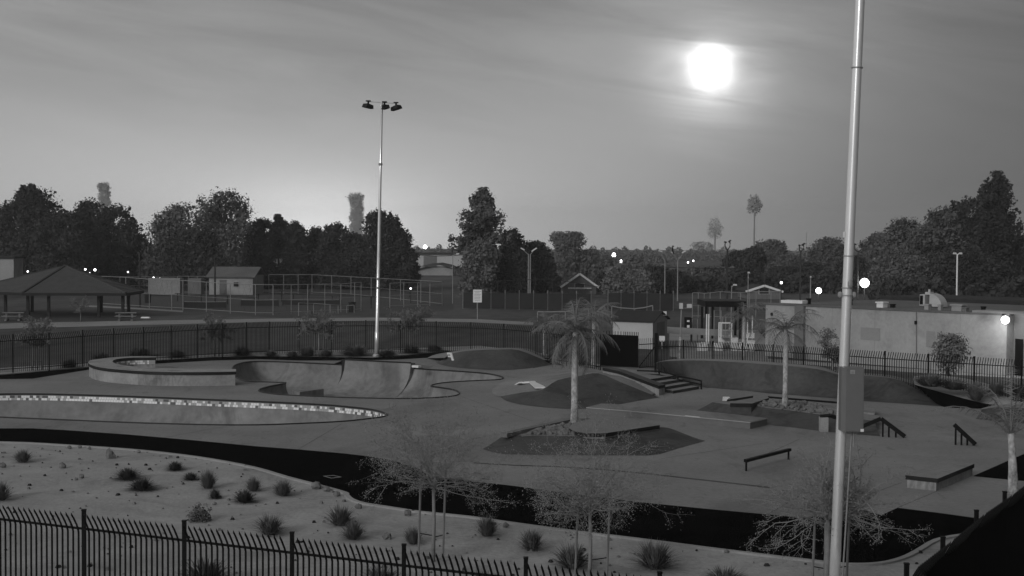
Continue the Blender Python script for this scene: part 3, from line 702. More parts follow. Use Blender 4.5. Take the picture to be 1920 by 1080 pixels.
# ================================================================== TALL POLES
def floodhead(parent, c, rz, tilt):
    m = MB(); B = Euler((tilt, 0, rz)).to_matrix()
    prof = [(-.15, .0), (.15, .0), (.26, .4), (.26, .72), (-.26, .72), (-.26, .4)]
    vs = [c + B @ Vector((x, y - .35, 0.0)) for x, y in prof] + [c + B @ Vector((x * .8, y * .9 - .33, .24)) for x, y in prof]
    m.add(vs, [tuple(range(6))[::-1], tuple(range(6, 12))] + [(i, (i + 1) % 6, (i + 1) % 6 + 6, i + 6) for i in range(6)])
    o = m.obj('lamp_head', 'lamp_housing', parent)
    m = MB(); m.tube([c + Vector((0, 0, .1)), c + Vector((0, 0, .45))], .07, 6); m.box(c + Vector((0, 0, .47)), (.32, .2, .08)); m.obj('bracket', 'lamp_housing', o)
    return o
b0 = G(706, 668); t0 = PD(716, 190, b0.y)
lp = thing('floodlight_pole', 'tall galvanised pole with three dark floodlight heads behind the far bowl', 'floodlight', b0)
hv = t0 - b0
m = MB(); m.tube([Vector((0, 0, .0)), hv * .095, hv * .097, hv * .4, hv * .7, hv], [.155, .15, .118, .108, .095, .08], 16); m.obj('pole', 'galvanised', lp, smooth=True)
m = MB(); m.lathe((0, 0, 0), [(.27, 0), (.27, .1), (.2, .16), (.16, .17)], 12); m.obj('base_plate', 'white_paint', lp)
m = MB(); m.tube([hv + Vector((-.86, 0, -.02)), hv + Vector((.86, 0, -.12))], .035, 6); m.obj('crossarm', 'galvanised', lp)
for dx_, rz_, tl in ((-.82, 2.4, .15), (.08, 3.6, .1), (.86, 4.1, .25)):
    floodhead(lp, hv + Vector((dx_ + (-.1 if dx_ < 0 else .1), 0, -.50 - .06 * dx_)), rz_, tl)
for zf in (.265, .30, .75): m = MB(); m.lathe(hv * zf, [(.125, 0), (.14, .03), (.14, .12), (.125, .15)], 12); m.obj('band', 'dull_galvanised', lp)
# near pole
DN = 30.5
pb = base_at(1571, DN); pt = PD(1614, -30, DN)
npole = thing('camera_side_pole', 'tall shiny galvanised pole with grey cabinet rising out of the top of the view', 'pole', pb)
hv = pt - pb; up = hv.normalized()
k_ = 1.35
pe = hv * k_
m = MB(); N_ = 14
m.tube([pe * (i / N_) for i in range(N_ + 1)], [.118 - .028 * i / N_ for i in range(N_ + 1)], 28, cap=True); m.obj('pole', 'galvanised', npole, smooth=True)
def at_px(py): # point on near pole axis at image row
    lo, hi = 0.0, k_
    for _ in range(40):
        mid = (lo + hi) / 2; w = pb + hv * mid; l = CM.inverted() @ w; yy = 540 - F * l.y / -l.z
        if yy > py: lo = mid
        else: hi = mid
    return hv * lo
cbz0, cbz1 = at_px(804), at_px(686); cc = (cbz0 + cbz1) / 2; hh = (cbz1 - cbz0).length
m = MB(); 
def cham(cx, cy, w, d, ch): return [(cx - w / 2 + ch, cy - d / 2), (cx + w / 2, cy - d / 2), (cx + w / 2, cy + d / 2), (cx - w / 2, cy + d / 2), (cx - w / 2, cy - d / 2 + ch)]
cab = thing('equipment_cabinet', 'tall grey metal equipment cabinet strapped to the near pole', 'cabinet', pb)
m.prism(cham(cc.x + .12, cc.y - .28, .46, .34, .09), cc.z - hh / 2, cc.z + hh / 2); m.obj('cabinet_body', 'cabinet_grey', cab)
m = MB(); m.box((cc.x + .15, cc.y - .455, cc.z), (.36, .012, hh * .97)); m.obj('cabinet_door', 'cabinet_grey', cab)
m = MB(); m.box((cc.x + .10, cc.y - .463, cc.z + hh / 2 - .09), (.10, .006, .085)); 
o = m.obj('label_plate', 'kerb', cab); m = MB(); m.box((cc.x + .10, cc.y - .468, cc.z + hh / 2 - .10), (.05, .004, .045)); m.obj('label_mark', 'print_dark', o)
m = MB(); m.box((cc.x + .32, cc.y - .44, cc.z - hh / 2 + .03), (.07, .05, .06)); m.obj('latch', 'white_paint', cab)
m = MB(); m.box((cc.x + .1, cc.y - .13, cc.z + hh / 2 - .2), (.34, .1, .05)); m.box((cc.x + .1, cc.y - .13, cc.z - hh / 2 + .2), (.34, .1, .05)); m.obj('mounting_bracket', 'dull_galvanised', cab)
m = MB(); m.tube([cc + Vector((.20, -.25, -hh / 2)), cc + Vector((.20, -.22, -hh / 2 - .35))], .018, 6); m.tube([cc + Vector((.17, -.18, -hh / 2)), Vector((.16, -.02, .0))], .02, 6); m.obj('conduit', 'dull_galvanised', cab)
for py in (480, 540, 127, 554):
    a = at_px(py); m = MB(); m.tube([a - up * .012, a + up * .012], .124 - .03 * py / 1080 * 0, 20); m.obj('band', 'dull_galvanised', npole)
a = at_px(532); m = MB(); m.ball(a + Vector((.03, -.13, 0)), .075, 10, sq=(.8, .5, 1.3)); m.obj('hand_hole_cover', 'dull_galvanised', npole)
a = at_px(440); m = MB(); m.box(a + Vector((-.13, -.02, 0)), (.03, .04, .12)); m.obj('bracket', 'white_paint', npole)
a = at_px(553)
for sx in (-1, 1): m = MB(); m.lathe(a + Vector((sx * .15, 0, -.06)), [(.02, 0), (.05, .03), (.05, .1), (.02, .13)], 8); m.obj('bolt', 'kerb', npole)

# ================================================================== VEGETATION
def quads_out(P, O, size, rs, spread=.7):
    """leaf clump faces turned roughly along directions O"""
    n = len(P); w = O / (np.linalg.norm(O, axis=1)[:, None] + 1e-6) + rs.normal(size=(n, 3)) * spread; w /= np.linalg.norm(w, axis=1)[:, None]
    r = rs.normal(size=(n, 3)); a = np.cross(w, r); a /= np.linalg.norm(a, axis=1)[:, None]; b = np.cross(w, a)
    s = size * rs.uniform(.5, 1.35, n)[:, None] / 2
    return np.stack([P - a * s, P - b * s * .8, P + a * s, P + b * s * .8], 1).reshape(-1, 3)
def quads(P, size, rs, mi=0, up=0.0, aspect=1.0):
    """leaf faces at points P with random orientation"""
    n = len(P); a = rs.normal(size=(n, 3)); a /= np.linalg.norm(a, axis=1)[:, None]
    b = rs.normal(size=(n, 3)); b -= (b * a).sum(1)[:, None] * a; b /= np.linalg.norm(b, axis=1)[:, None]
    s = size * rs.uniform(.6, 1.3, n)[:, None] / 2
    v = np.stack([P - a * s * aspect, P + b * s * .8, P + a * s * aspect, P - b * s * .8], 1).reshape(-1, 3)
    return v
def np_mesh(name, V, m, extra=None):
    n = len(V) // 4; me = bpy.data.meshes.new(name)
    me.vertices.add(len(V)); me.vertices.foreach_set('co', V.astype(np.float32).ravel())
    me.loops.add(len(V)); me.loops.foreach_set('vertex_index', np.arange(len(V), dtype=np.int32))
    me.polygons.add(n); me.polygons.foreach_set('loop_start', np.arange(0, len(V), 4, dtype=np.int32)); me.polygons.foreach_set('loop_total', np.full(n, 4, dtype=np.int32))
    me.materials.append(MATS[m]); me.update(calc_edges=True); me.validate(); return me
TREE_SEED = [100]
def tree(name, label, px, ytop, D, wpx, shape='round', m='leaf_dark', leaf=.5, n=3500, base=.1, group=None, cat='tree', trunk='bark_dark', clumps=26, fuzz=1.0):
    TREE_SEED[0] += 1; rs = np.random.RandomState(TREE_SEED[0]); rr = random.Random(TREE_SEED[0])
    if shape == 'cone': base = .42
    b = base_at(px, D); H = PD(px, ytop, D).z; Wd = wpx / F * D
    b = base_at(px, D); top = PD(px, ytop, D); b.x = top.x
    root = thing(name, label, cat, b, group=group)
    g = MB(); r0 = max(.12, H * .02)
    g.tube([(0, 0, -.1), (rr.uniform(-.2, .2), 0, H * .3), (rr.uniform(-.4, .4), 0, H * .6)], [r0, r0 * .8, r0 * .4], 7)
    cen = []; cx_off = rr.uniform(-.12, .12) * Wd
    if shape == 'cone':
        nlev = 15
        for i in range(nlev):
            t = (i + .5) / nlev; z = base + (1 - base) * t; w = (1 - t) ** .75 * rr.uniform(.6, 1.2)
            for k in range(7 if t < .8 else 4):
                th = rr.uniform(0, 2 * pi); Lb = w * Wd * .64
                for q in (.35, .7, 1.0):
                    cen.append((Lb * q * math.cos(th), Lb * q * math.sin(th), (z + .03 * q) * H, max(.35, Wd * .085 * (1.2 - .5 * q)), 1.5 if q == 1.0 else .8))
                g.tube([(0, 0, z * H - .4), (Lb * math.cos(th), Lb * math.sin(th), z * H)], [r0 * .3, .03], 4)
    else:
        for i in range(clumps):
            t = (i + .5) / clumps; z = base + (1 - base) * t
            if shape == 'round': w = math.sqrt(max(.02, 1 - (2 * t - .9) ** 2)) if t > .45 else .78 + .22 * t / .45
            elif shape == 'oval': w = math.sin(pi * min(max(t * .9 + .08, 0), 1)) ** .6
            elif shape == 'umbrella': w = .35 + .65 * t if t < .85 else .8
            elif shape == 'column': w = .85
            else: w = .8
            for side_ in (-1, 1):
                th = (0 if side_ > 0 else pi) + rr.uniform(-1.2, 1.2)
                rad = w * Wd / 2 * rr.uniform(.25, .85); cs = Wd * w * rr.uniform(.11, .20) + .25
                if shape == 'column': rad = Wd * rr.uniform(.1, .28); cs = Wd * rr.uniform(.2, .3)
                zc = min(z * H + rr.uniform(-.04, .04) * H, H * .97 - cs * .5)
                x_, y_ = rad * math.cos(th) + cx_off * t * (shape != 'column'), rad * math.sin(th) * .8
                cen.append((x_, y_, zc, cs, rr.uniform(.7, 1.25)))
                if t > .35 and shape != 'column' and rr.random() < .7:      # ragged sprouts
                    cen.append((x_ * 1.12 + rr.gauss(0, .3), y_, min(zc + cs * rr.uniform(.5, 1.0), H * .98), cs * rr.uniform(.3, .5), 1.7))
                if rr.random() < .25: g.tube([(0, 0, H * max(.15, z - .25)), (x_, y_, zc)], [r0 * .35, r0 * .1], 4)
            cen.append((rr.uniform(-.2, .2) * w * Wd, 0, min(z * H, H * .9), Wd * w * .2 + .2, 1.0))
        cen.append((cx_off if shape != 'cone' else 0, 0, H * .93, Wd * (.08 if shape != 'cone' else .045) + .3, 1.6 if shape != 'cone' else 2.4))
    g.obj('trunk', trunk, root)
    ww_ = np.array([c[3] ** 2 for c in cen]); ww_ /= ww_.sum(); Ps = []; Pc = []; Os = []
    for (cx, cy, cz, cs, ez), wf in zip(cen, ww_):
        per = max(12, int(n * wf))
        d = rs.normal(size=(per, 3)); d /= np.linalg.norm(d, axis=1)[:, None]
        rad = rs.uniform(.45, 1.1, per)[:, None] ** .6
        spikes = 1 + .3 * fuzz * rs.choice([0, 0, 0, 1], per)[:, None]
        Ps.append(np.array([cx, cy, cz]) + d * rad * spikes * cs * np.array([1, 1, ez])); Os.append(d + np.array([cx, cy, (cz - H * .5) * .6]) / (Wd * .9))
        pc = max(4, per // 4); d = rs.normal(size=(pc, 3)) * .42
        Pc.append(np.array([cx, cy, cz]) + d * cs * np.array([1, 1, ez]))
    P = np.concatenate(Ps); O = np.concatenate(Os); k_ = (P[:, 2] > .2) & (P[:, 2] < H * 1.02); P = P[k_]; O = O[k_]
    Pc = np.concatenate(Pc); Pc = Pc[(Pc[:, 2] > .4) & (Pc[:, 2] < H * .97)]
    me = np_mesh('crown', np.concatenate([quads_out(P, O, leaf, rs), quads(Pc, leaf * 2.2, rs)]), m)
    inst('crown', me, root)
    return root
GT = 'trees along the far side of the field'
TL = [  # px, ytop, D, width, shape, mat, label
 (22, 372, 235, 95, 'round', 'leaf_dark', 'dark bushy tree at the far left edge behind the shelter'),
 (75, 352, 225, 120, 'round', 'leaf_dark', 'tall dark tree left of the shelter roof peak'),
 (118, 395, 220, 120, 'round', 'leaf_dark', 'broad dark tree directly behind the shelter peak'),
 (162, 373, 230, 90, 'oval', 'leaf_dark', 'narrow topped dark tree right behind the shelter peak'),
 (212, 383, 228, 85, 'oval', 'leaf_dark', 'dark tree with ragged right side above the shelter eave'),
 (262, 440, 235, 80, 'round', 'leaf_dark', 'low dark tree in the dip between the left clump and the big pair'),
 (318, 382, 228, 110, 'round', 'leaf_mid', 'left one of the big pair of broad trees behind the courts'),
 (412, 354, 225, 135, 'round', 'leaf_mid', 'tallest broad tree of the big pair behind the small house'),
 (365, 430, 222, 110, 'round', 'leaf_dark', 'shadowy tree filling between the big pair'),
 (486, 410, 232, 70, 'oval', 'leaf_dark', 'dark tree just right of the big pair'),
 (522, 404, 236, 50, 'cone', 'leaf_dark', 'pointed slim tree right of the big pair'),
 (552, 415, 232, 55, 'oval', 'leaf_dark', 'slim tree with open top before the bright glow'),
 (590, 425, 238, 60, 'round', 'leaf_dark', 'dark tree in front of the bright sky glow'),
 (628, 418, 232, 75, 'round', 'leaf_dark', 'open branched tree just left of the hazy palm'),
 (672, 436, 230, 60, 'round', 'leaf_dark', 'low dark tree under the hazy palm'),
 (708, 392, 226, 75, 'oval', 'leaf_dark', 'dark tree directly behind the floodlight pole'),
 (742, 405, 226, 60, 'round', 'leaf_dark', 'dark tree with overhanging right side next to the pole'),
 (768, 462, 240, 38, 'round', 'leaf_dark', 'small low tree at the left end of the pale warehouse'),
 (904, 355, 200, 86, 'cone', 'leaf_mid', 'tall pointed conifer in the middle of the view'),
 (895, 450, 195, 70, 'round', 'leaf_mid', 'bushy tree at the foot of the tall conifer'),
 (962, 428, 200, 64, 'round', 'leaf_dark', 'rounded dark tree right of the tall conifer'),
 (1008, 452, 205, 66, 'round', 'leaf_dark', 'rounded tree behind the pair of double lamps'),
 (1066, 436, 260, 66, 'umbrella', 'leaf_pale', 'thin spreading tree right of the double lamps'),
 (1108, 468, 262, 55, 'round', 'leaf_pale', 'small grey tree left of the curly palm'),
 (1190, 476, 262, 55, 'round', 'leaf_pale', 'grey tree right of the curly palm'),
 (1222, 478, 320, 60, 'round', 'leaf_pale', 'rounded tree behind the single lamp'),
 (1222, 500, 220, 60, 'round', 'leaf_dark', 'dark clump in front of the lamp with the bird'),
 (1254, 508, 222, 50, 'round', 'leaf_dark', 'small dark tree below the lamp with the bird'),
 (1290, 518, 230, 60, 'round', 'leaf_dark', 'low dark tree right of the lamp with the bird'),
 (1168, 496, 210, 70, 'round', 'leaf_pale', 'pale bushy shrub tree behind the shed'),
 (1200, 506, 208, 50, 'round', 'leaf_pale', 'second pale shrub tree behind the shed roof'),
 (1330, 500, 235, 80, 'round', 'leaf_mid', 'low grey tree left of the looped lamp'),
 (1382, 470, 240, 55, 'round', 'leaf_dark', 'dark tree beside the looped lamp'),
 (1408, 462, 238, 50, 'round', 'leaf_dark', 'dark tree under the tall slim palm'),
 (1446, 450, 300, 66, 'round', 'leaf_mid', 'round grey tree between the looped lamp and the pole'),
 (1480, 478, 290, 60, 'round', 'leaf_mid', 'grey tree left of the second looped lamp'),
 (1468, 500, 235, 60, 'round', 'leaf_dark', 'low dark tree behind the gable house'),
 (1510, 492, 238, 60, 'round', 'leaf_dark', 'low dark tree right of the gable house'),
 (1552, 445, 285, 74, 'round', 'leaf_mid', 'round topped grey tree just left of the near pole'),
 (1600, 480, 240, 60, 'round', 'leaf_dark', 'dark tree partly hidden by the near pole'),
 (1640, 436, 270, 60, 'round', 'leaf_mid', 'grey tree just right of the near pole'),
 (1655, 480, 210, 60, 'round', 'leaf_dark', 'lower dark tree beside the bright floodlight'),
 (1702, 408, 190, 96, 'round', 'leaf_mid', 'left part of the big tree mass above the building'),
 (1752, 388, 185, 120, 'round', 'leaf_mid', 'broadest tree above the long pale building'),
 (1806, 370, 185, 95, 'oval', 'leaf_dark', 'dark tree stepping up toward the tall pine'),
 (1868, 325, 190, 84, 'cone', 'leaf_dark', 'tallest ragged pine at the far right'),
 (1848, 400, 182, 110, 'round', 'leaf_dark', 'dark tree at the foot of the tall ragged pine'),
 (1908, 440, 190, 70, 'round', 'leaf_mid', 'grey tree at the right edge of the view'),
 (1960, 420, 195, 90, 'round', 'leaf_mid', 'tree cut off by the right edge of the view'),
 (1700, 480, 178, 120, 'round', 'leaf_mid', 'low bushy tree behind the roof duct'),
 (1790, 470, 176, 130, 'round', 'leaf_dark', 'dark low tree behind the thin roof pole'),
]
for px, yt, D, w, sh, m_, lb in TL:
    sz = w * D / F
    tree('broadleaf_tree' if sh != 'cone' else 'conifer_tree', lb, px, yt, D, w * (1.2 if w > 60 else 1.1), sh, m_, leaf=.27 + .0004 * (D - 185), n=int(5000 + sz * 900), base=.06 if D < 245 else .12, group=GT, fuzz=1.3 if sh == 'cone' else 1.0, clumps=15)
# hazy far palms
def palm(name, label, base, trunk_h, r0, r1, nf, fl, m_leaf='leaf_palm', m_bark='palm_bark', droop=1.0, width=.22, lean=0.0, upang=(-.5, 1.3), leafl=.5, leaves=26, cat='palm tree', group=None, seg=7, fan=False):
    TREE_SEED[0] += 1; rr = random.Random(TREE_SEED[0])
    root = thing(name, label, cat, base, group=group)
    g = MB(); pts = []; rad = []
    for i in range(9):
        t = i / 8; pts.append((lean * t * t, 0, trunk_h * t)); rad.append((r0 + (r1 - r0) * t) * (1.25 if i == 0 else 1) * rr.uniform(.93, 1.07))
    g.tube(pts, rad, 12); g.obj('trunk', m_bark, root, smooth=True)
    top = Vector(pts[-1])
    for i in range(nf):
        az_ = 2 * pi * i / nf * 2.4 + rr.uniform(-.3, .3); e = upang[0] + (upang[1] - upang[0]) * ((i + .5) / nf); L = fl * rr.uniform(.8, 1.1)
        g = MB(); p = top + Vector((0, 0, rr.uniform(-.15, .15))); el_ = e; ps = [p.copy()]
        for k in range(seg):
            d = Vector((math.cos(az_) * math.cos(el_), math.sin(az_) * math.cos(el_), math.sin(el_))); p = p + d * (L / seg); ps.append(p.copy()); el_ -= droop * rr.uniform(.8, 1.2) * (.28 if k > 0 else .1)
        g.tube(ps, [.022 * (1 - k / (seg + 2)) * (r0 / .12) for k in range(seg + 1)], 4, cap=False)
        for k in range(1, leaves):
            t = k / leaves * seg; i0 = min(int(t), seg - 1); q = ps[i0].lerp(ps[i0 + 1], t - i0); tg = (ps[i0 + 1] - ps[i0]).normalized()
            sd_ = Vector((-math.sin(az_), math.cos(az_), 0)); ll = leafl * math.sin(pi * (.12 + .8 * k / leaves)) * rr.uniform(.75, 1.1)
            for s_ in (-1, 1):
                if rr.random() < .12: continue
                dv = (sd_ * s_ * .8 + tg * .55 + Vector((0, 0, -.55 * rr.uniform(.1, 1.9)))).normalized() * ll
                w_ = tg * (.011 + .010 * ll)
                g.add([q - w_, q + w_, q + dv + Vector((0, 0, -.05 * ll))], [(0, 1, 2)])
        g.obj('frond', m_leaf, root)
    return root
def fan_palm(label, px, ytop, D, wpx, skirt=.25, m='leaf_mid'):
    top = PD(px, ytop, D); H = top.z; w = wpx / F * D; root = thing('fan_palm', label, 'palm tree', (top.x, D, 0), group='hazy palms beyond the trees')
    TREE_SEED[0] += 1; rs = np.random.RandomState(TREE_SEED[0])
    g = MB(); g.tube([(0, 0, 0), (0, 0, H - w * .6)], [w * .05 + .12, w * .035 + .1], 8); g.obj('trunk', 'bark_dark' if D < 400 else 'bark_pale', root)  # distant trunks take pale bark, haze painted into the colour
    n = 1500; d = rs.normal(size=(n, 3)); d /= np.linalg.norm(d, axis=1)[:, None]; r_ = rs.uniform(.2, 1, n)[:, None] ** .5
    P = np.array([0, 0, H - w * .62]) + d * r_ * np.array([w * .5, w * .5, w * .66]) * (1 + .18 * np.sin(d[:, :1] * 9 + d[:, 2:] * 7))
    n2 = int(n * skirt * 2); P2 = np.stack([rs.uniform(-.36, .36, n2) * w, rs.uniform(-.3, .3, n2) * w, H - w * .6 - rs.uniform(0, 1, n2) * w * skirt * 6], 1)
    inst('crown', np_mesh('crown', quads(np.concatenate([P, P2]), .9, rs, aspect=1.4), m), root)
    return root
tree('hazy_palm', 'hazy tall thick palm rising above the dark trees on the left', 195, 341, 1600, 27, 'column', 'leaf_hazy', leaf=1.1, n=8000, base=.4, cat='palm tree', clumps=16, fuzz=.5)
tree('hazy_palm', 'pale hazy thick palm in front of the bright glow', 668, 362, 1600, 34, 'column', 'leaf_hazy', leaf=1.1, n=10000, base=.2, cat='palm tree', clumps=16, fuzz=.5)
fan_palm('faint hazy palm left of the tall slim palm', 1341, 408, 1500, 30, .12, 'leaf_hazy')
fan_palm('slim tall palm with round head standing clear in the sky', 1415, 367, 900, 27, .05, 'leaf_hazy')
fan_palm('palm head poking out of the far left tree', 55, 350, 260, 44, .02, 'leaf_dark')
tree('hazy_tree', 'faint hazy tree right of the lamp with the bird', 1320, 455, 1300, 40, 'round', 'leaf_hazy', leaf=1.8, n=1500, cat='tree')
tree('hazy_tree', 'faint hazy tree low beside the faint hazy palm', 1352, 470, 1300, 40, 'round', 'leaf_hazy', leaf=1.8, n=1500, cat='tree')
cp = PD(1146, 490, 215)
palm('curly_palm', 'wide drooping palm silhouette behind the shed', base_at(1146, 215), cp.z, .35, .25, 16, 3.4, 'leaf_mid', 'bark_dark', droop=1.2, leafl=.8, leaves=18, upang=(0, 1.2))
# undergrowth mass
def hedge(name, label, pts, D, h, m, n):
    rs = np.random.RandomState(int(D)); V = []
    for (x0, x1) in pts:
        a, b = base_at(x0, D), base_at(x1, D); k = int(n * (x1 - x0) / 200)
        P = np.stack([rs.uniform(a.x, b.x, k), D + rs.uniform(-3, 3, k), rs.uniform(0, h, k) ** 1.0], 1)
        P[:, 2] *= .75 + .25 * np.sin(P[:, 0] * .9) * np.sin(P[:, 0] * .37 + 1)
        V.append(quads(P, .8, rs))
    o = bpy.data.objects.new(name, np_mesh(name, np.concatenate(V), m)); COL.objects.link(o); tag(o, label, 'hedge', kind='stuff'); return o
hedge('undergrowth', 'dark undergrowth beneath the trees behind the courts', [(-60, 385), (476, 770)], 236, 5.2, 'leaf_dark', 5200)
hedge('far_undergrowth', 'dark hedge mass behind the courts in the middle distance', [(866, 1050), (1120, 1700)], 228, 3.6, 'leaf_dark', 4200)
hedge('roof_undergrowth', 'dark shrub mass behind the long building', [(1640, 2000)], 172, 4.0, 'leaf_dark', 5200)
hedge('distant_woods', 'distant band of trees along the horizon', [(-200, 2100)], 640, 7.0, 'leaf_pale', 4000)

# palms in the park
GP = 'young palms round the skatepark'
palm('young_palm', 'young palm with pale mottled trunk growing from the left rocky planter', G(1077, 798, .3), 3.85, .16, .11, 26, 2.1, upang=(-.9, 1.4), lean=.0, droop=.85, leafl=.62, leaves=46, group=GP)
palm('young_palm', 'young palm with pale trunk just left of the screened gate', G(1113, 688), 3.0, .15, .11, 22, 2.0, upang=(-.8, 1.35), droop=.85, leafl=.6, group=GP)
palm('young_palm', 'young palm rising from the rocks of the right planter', G(1472, 767, .35), 3.6, .13, .10, 16, 2.0, upang=(-.4, 1.3), droop=.95, leafl=.6, leaves=34, group=GP)
palm('young_palm', 'young palm in front of the play yard beside the building corner', G(1394, 690), 3.3, .12, .09, 20, 1.9, upang=(-.8, 1.3), droop=.9, leafl=.6, group=GP)
palm('young_palm', 'young palm with long arching fronds at the right edge of the plaza', G(1899, 925), 1.9, .16, .10, 11, 3.0, upang=(.55, 1.45), droop=.75, leafl=.38, lean=-.1, leaves=40, group=GP)
palm('young_palm', 'small young palm left of the left planter palm by the fence', G(1020, 668), 2.1, .12, .09, 20, 1.9, upang=(-.6, 1.3), droop=.9, leafl=.6, group=GP)

def sapling(label, base, trunk_top, spread, height, stakes, seed, nb=50, leafn=16000, leaf=.021, m='leaf_feather', bark='bark_pale', group='staked saplings with feathery crowns', tr=.05, low=.0):
    rr = random.Random(seed); rs = np.random.RandomState(seed)
    root = thing('staked_sapling', label, 'sapling', base, group=group)
    g = MB(); g.tube([(0, 0, 0), (.02, 0, trunk_top * .5), (0, 0, trunk_top)], [tr, tr * .85, tr * .75], 8); g.obj('trunk', bark, root, smooth=True)
    g = MB(); ends = []
    def grow(p, d, L, r, depth):
        pts = [p]; q = p
        for k in range(4):
            d = (d + Vector((rr.gauss(0, .16), rr.gauss(0, .16), rr.gauss(.0, .10)))).normalized(); q = q + d * L / 4; pts.append(q)
        g.tube(pts, [r, r * .85, r * .7, r * .55, r * .4], 4 if depth else 5, cap=False)
        if depth < 3:
            for _ in range(3 if depth < 2 else 3):
                t = rr.randint(1, 4); dd = (d + Vector((rr.gauss(0, .6), rr.gauss(0, .6), rr.gauss(-.05, .35)))).normalized()
                grow(pts[t], dd, L * rr.uniform(.45, .7), r * .55, depth + 1)
        if depth >= 1: ends.append(pts)
    for i in range(nb):
        a = 2 * pi * i / nb * 3.7; e = rr.uniform(-.05 - low, 1.25); L = spread * .62 if e < .6 else (height - trunk_top) * .62
        grow(Vector((0, 0, trunk_top * rr.uniform(.88, 1.04))), Vector((math.cos(a) * math.cos(e), math.sin(a) * math.cos(e), math.sin(e))), L * rr.uniform(.8, 1.15), tr * .22, 0)
    g.obj('branches', bark, root)
    P = []
    for _ in range(leafn):
        pts = rr.choice(ends); i = rr.randint(0, 3); q = pts[i].lerp(pts[i + 1], rr.random()); P.append((q.x + rr.gauss(0, .05), q.y + rr.gauss(0, .05), q.z + rr.gauss(0, .05)))
    inst('crown', np_mesh('crown', quads(np.array(P), leaf, rs, aspect=1.8), m), root)
    for sx, sy, sh in stakes:
        g = MB(); g.tube([(sx, sy, 0), (sx + .06, sy, sh)], .03, 6); g.obj('stake', 'stake_wood', root)
        for tz in (.28, .83):
            g = MB(); g.tube([(sx, sy, sh * tz), (0, 0, sh * tz - .06)], .012, 4); g.obj('tie', 'black_metal', root)
    return root
GS = 'staked saplings with feathery crowns'
sapling('staked sapling with wide feathery crown, leftmost of the three beside the near fence', G(812, 1052), 2.0, 1.75, 4.3, [(-.36, 0, 2.45), (.24, 0, 2.3)], 1)
sapling('staked sapling with feathery crown, middle of the three beside the near fence', G(1105, 1092), 1.75, 1.75, 3.9, [(-.33, 0, 1.95), (.40, 0, 2.05)], 2)
sapling('staked sapling with spreading crown right against the near pole', base_at(1557, 31.6), 1.75, 1.85, 3.4, [(-.32, 0, 2.0), (.45, 0, 2.0)], 3, tr=.09, low=-.05)
for i, (px, py, hh_, sp, lb) in enumerate([(70, 694, 3.2, 1.1, 'sparse staked sapling by the rear fence at the far left'), (402, 668, 2.9, 1.2, 'sparse staked sapling by the rear fence right of the seat wall'),
        (597, 668, 3.3, 1.3, 'sparse staked sapling by the rear fence left of the floodlight pole'), (768, 662, 3.6, 1.5, 'sparse staked sapling by the rear fence right of the floodlight pole'),
        (1060, 672, 3.0, 1.3, 'sparse staked sapling behind the left planter palm'), (1560, 712, 2.7, .55, 'thin sapling by the fence just left of the near pole')]):
    sapling(lb, G(px, py), hh_ * .5, sp, hh_, [(-.3, 0, 1.9), (.3, 0, 1.9)], 20 + i, nb=18, leafn=4200, leaf=.07, m='leaf_palm', group='sparse saplings along the rear fence')
sapling('thin young tree in front of the shelter with pale top', G(151, 603), 1.1, .5, 2.6, [], 40, nb=12, leafn=1500, leaf=.09, m='leaf_palm', group='sparse saplings along the rear fence')
tree('round_headed_tree', 'small tree with flat round crown between the fence and the long building', 1782, 626, 79, 62, 'round', 'leaf_palm', leaf=.10, n=2600, base=.4, trunk='bark_dark')

# shrubs and grass tufts
def tuft_mesh(seed, n, spread, kind):
    rr = random.Random(seed); g = MB()
    for i in range(n):
        a = rr.uniform(0, 2 * pi); e = rr.uniform(.25, 1.5) if kind == 'spiky' else rr.uniform(.1, 1.5)
        L = rr.uniform(.6, 1.05) * (1 if kind == 'spiky' else .9); r0 = rr.uniform(0, .22)
        p = Vector((math.cos(a) * r0, math.sin(a) * r0, 0)); dv = Vector((math.cos(a) * math.cos(e) * spread, math.sin(a) * math.cos(e) * spread, math.sin(e)))
        q = p + dv * L * .6; t = q + dv * L * .4 + Vector((dv.x * .15, dv.y * .15, -.10 * L)); sd_ = Vector((-math.sin(a), math.cos(a), 0)) * .018
        g.add([p - sd_, p + sd_, q + sd_ * .8, q - sd_ * .8, t], [(0, 1, 2, 3), (3, 2, 4)])
    return g
TM = {}
for k in range(3):
    TM['spiky', k] = tuft_mesh(50 + k, 420, .85, 'spiky').mesh('blades', 'dry_grass_light')
    TM['round', k] = tuft_mesh(60 + k, 620, .95, 'round').mesh('blades', 'dry_grass')
def leafy_mesh(seed):
    rs = np.random.RandomState(seed); n = 500; d = rs.normal(size=(n, 3)); d /= np.linalg.norm(d, axis=1)[:, None]; d[:, 2] = abs(d[:, 2])
    lump = 1 + .3 * np.sin(d[:, 0] * 7 + seed) * np.sin(d[:, 1] * 6)
    return np_mesh('foliage', quads(d * (rs.uniform(.4, 1, n) * lump)[:, None] * np.array([.6, .6, .9]), .14, rs), 'dry_grass_light')
TM['leafy', 0] = leafy_mesh(1); TM['leafy', 1] = leafy_mesh(4); TM['leafy', 2] = leafy_mesh(9)
SLOPE_Z = {1830: .3, 1868: .55, 1745: .85, 1790: .72, 1912: .45}
def shrub(name, label, px, py, w, h, kind, group, i):
    p = G(px, py, SLOPE_Z.get(px, 0.0) if name == 'fence_shrub' else 0.0); D = p.y; sw = w / F * D / (1.25 if kind != 'spiky' else 1.15); sh = h / F * D
    o = inst(name, TM[kind, i % 3], None, (p.x, p.y, p.z - .01), (i * 1.7) % 6.28, (sw, sw, sh)); tag(o, label, 'shrub', group); return o
GB = 'desert shrubs in the sand bed'
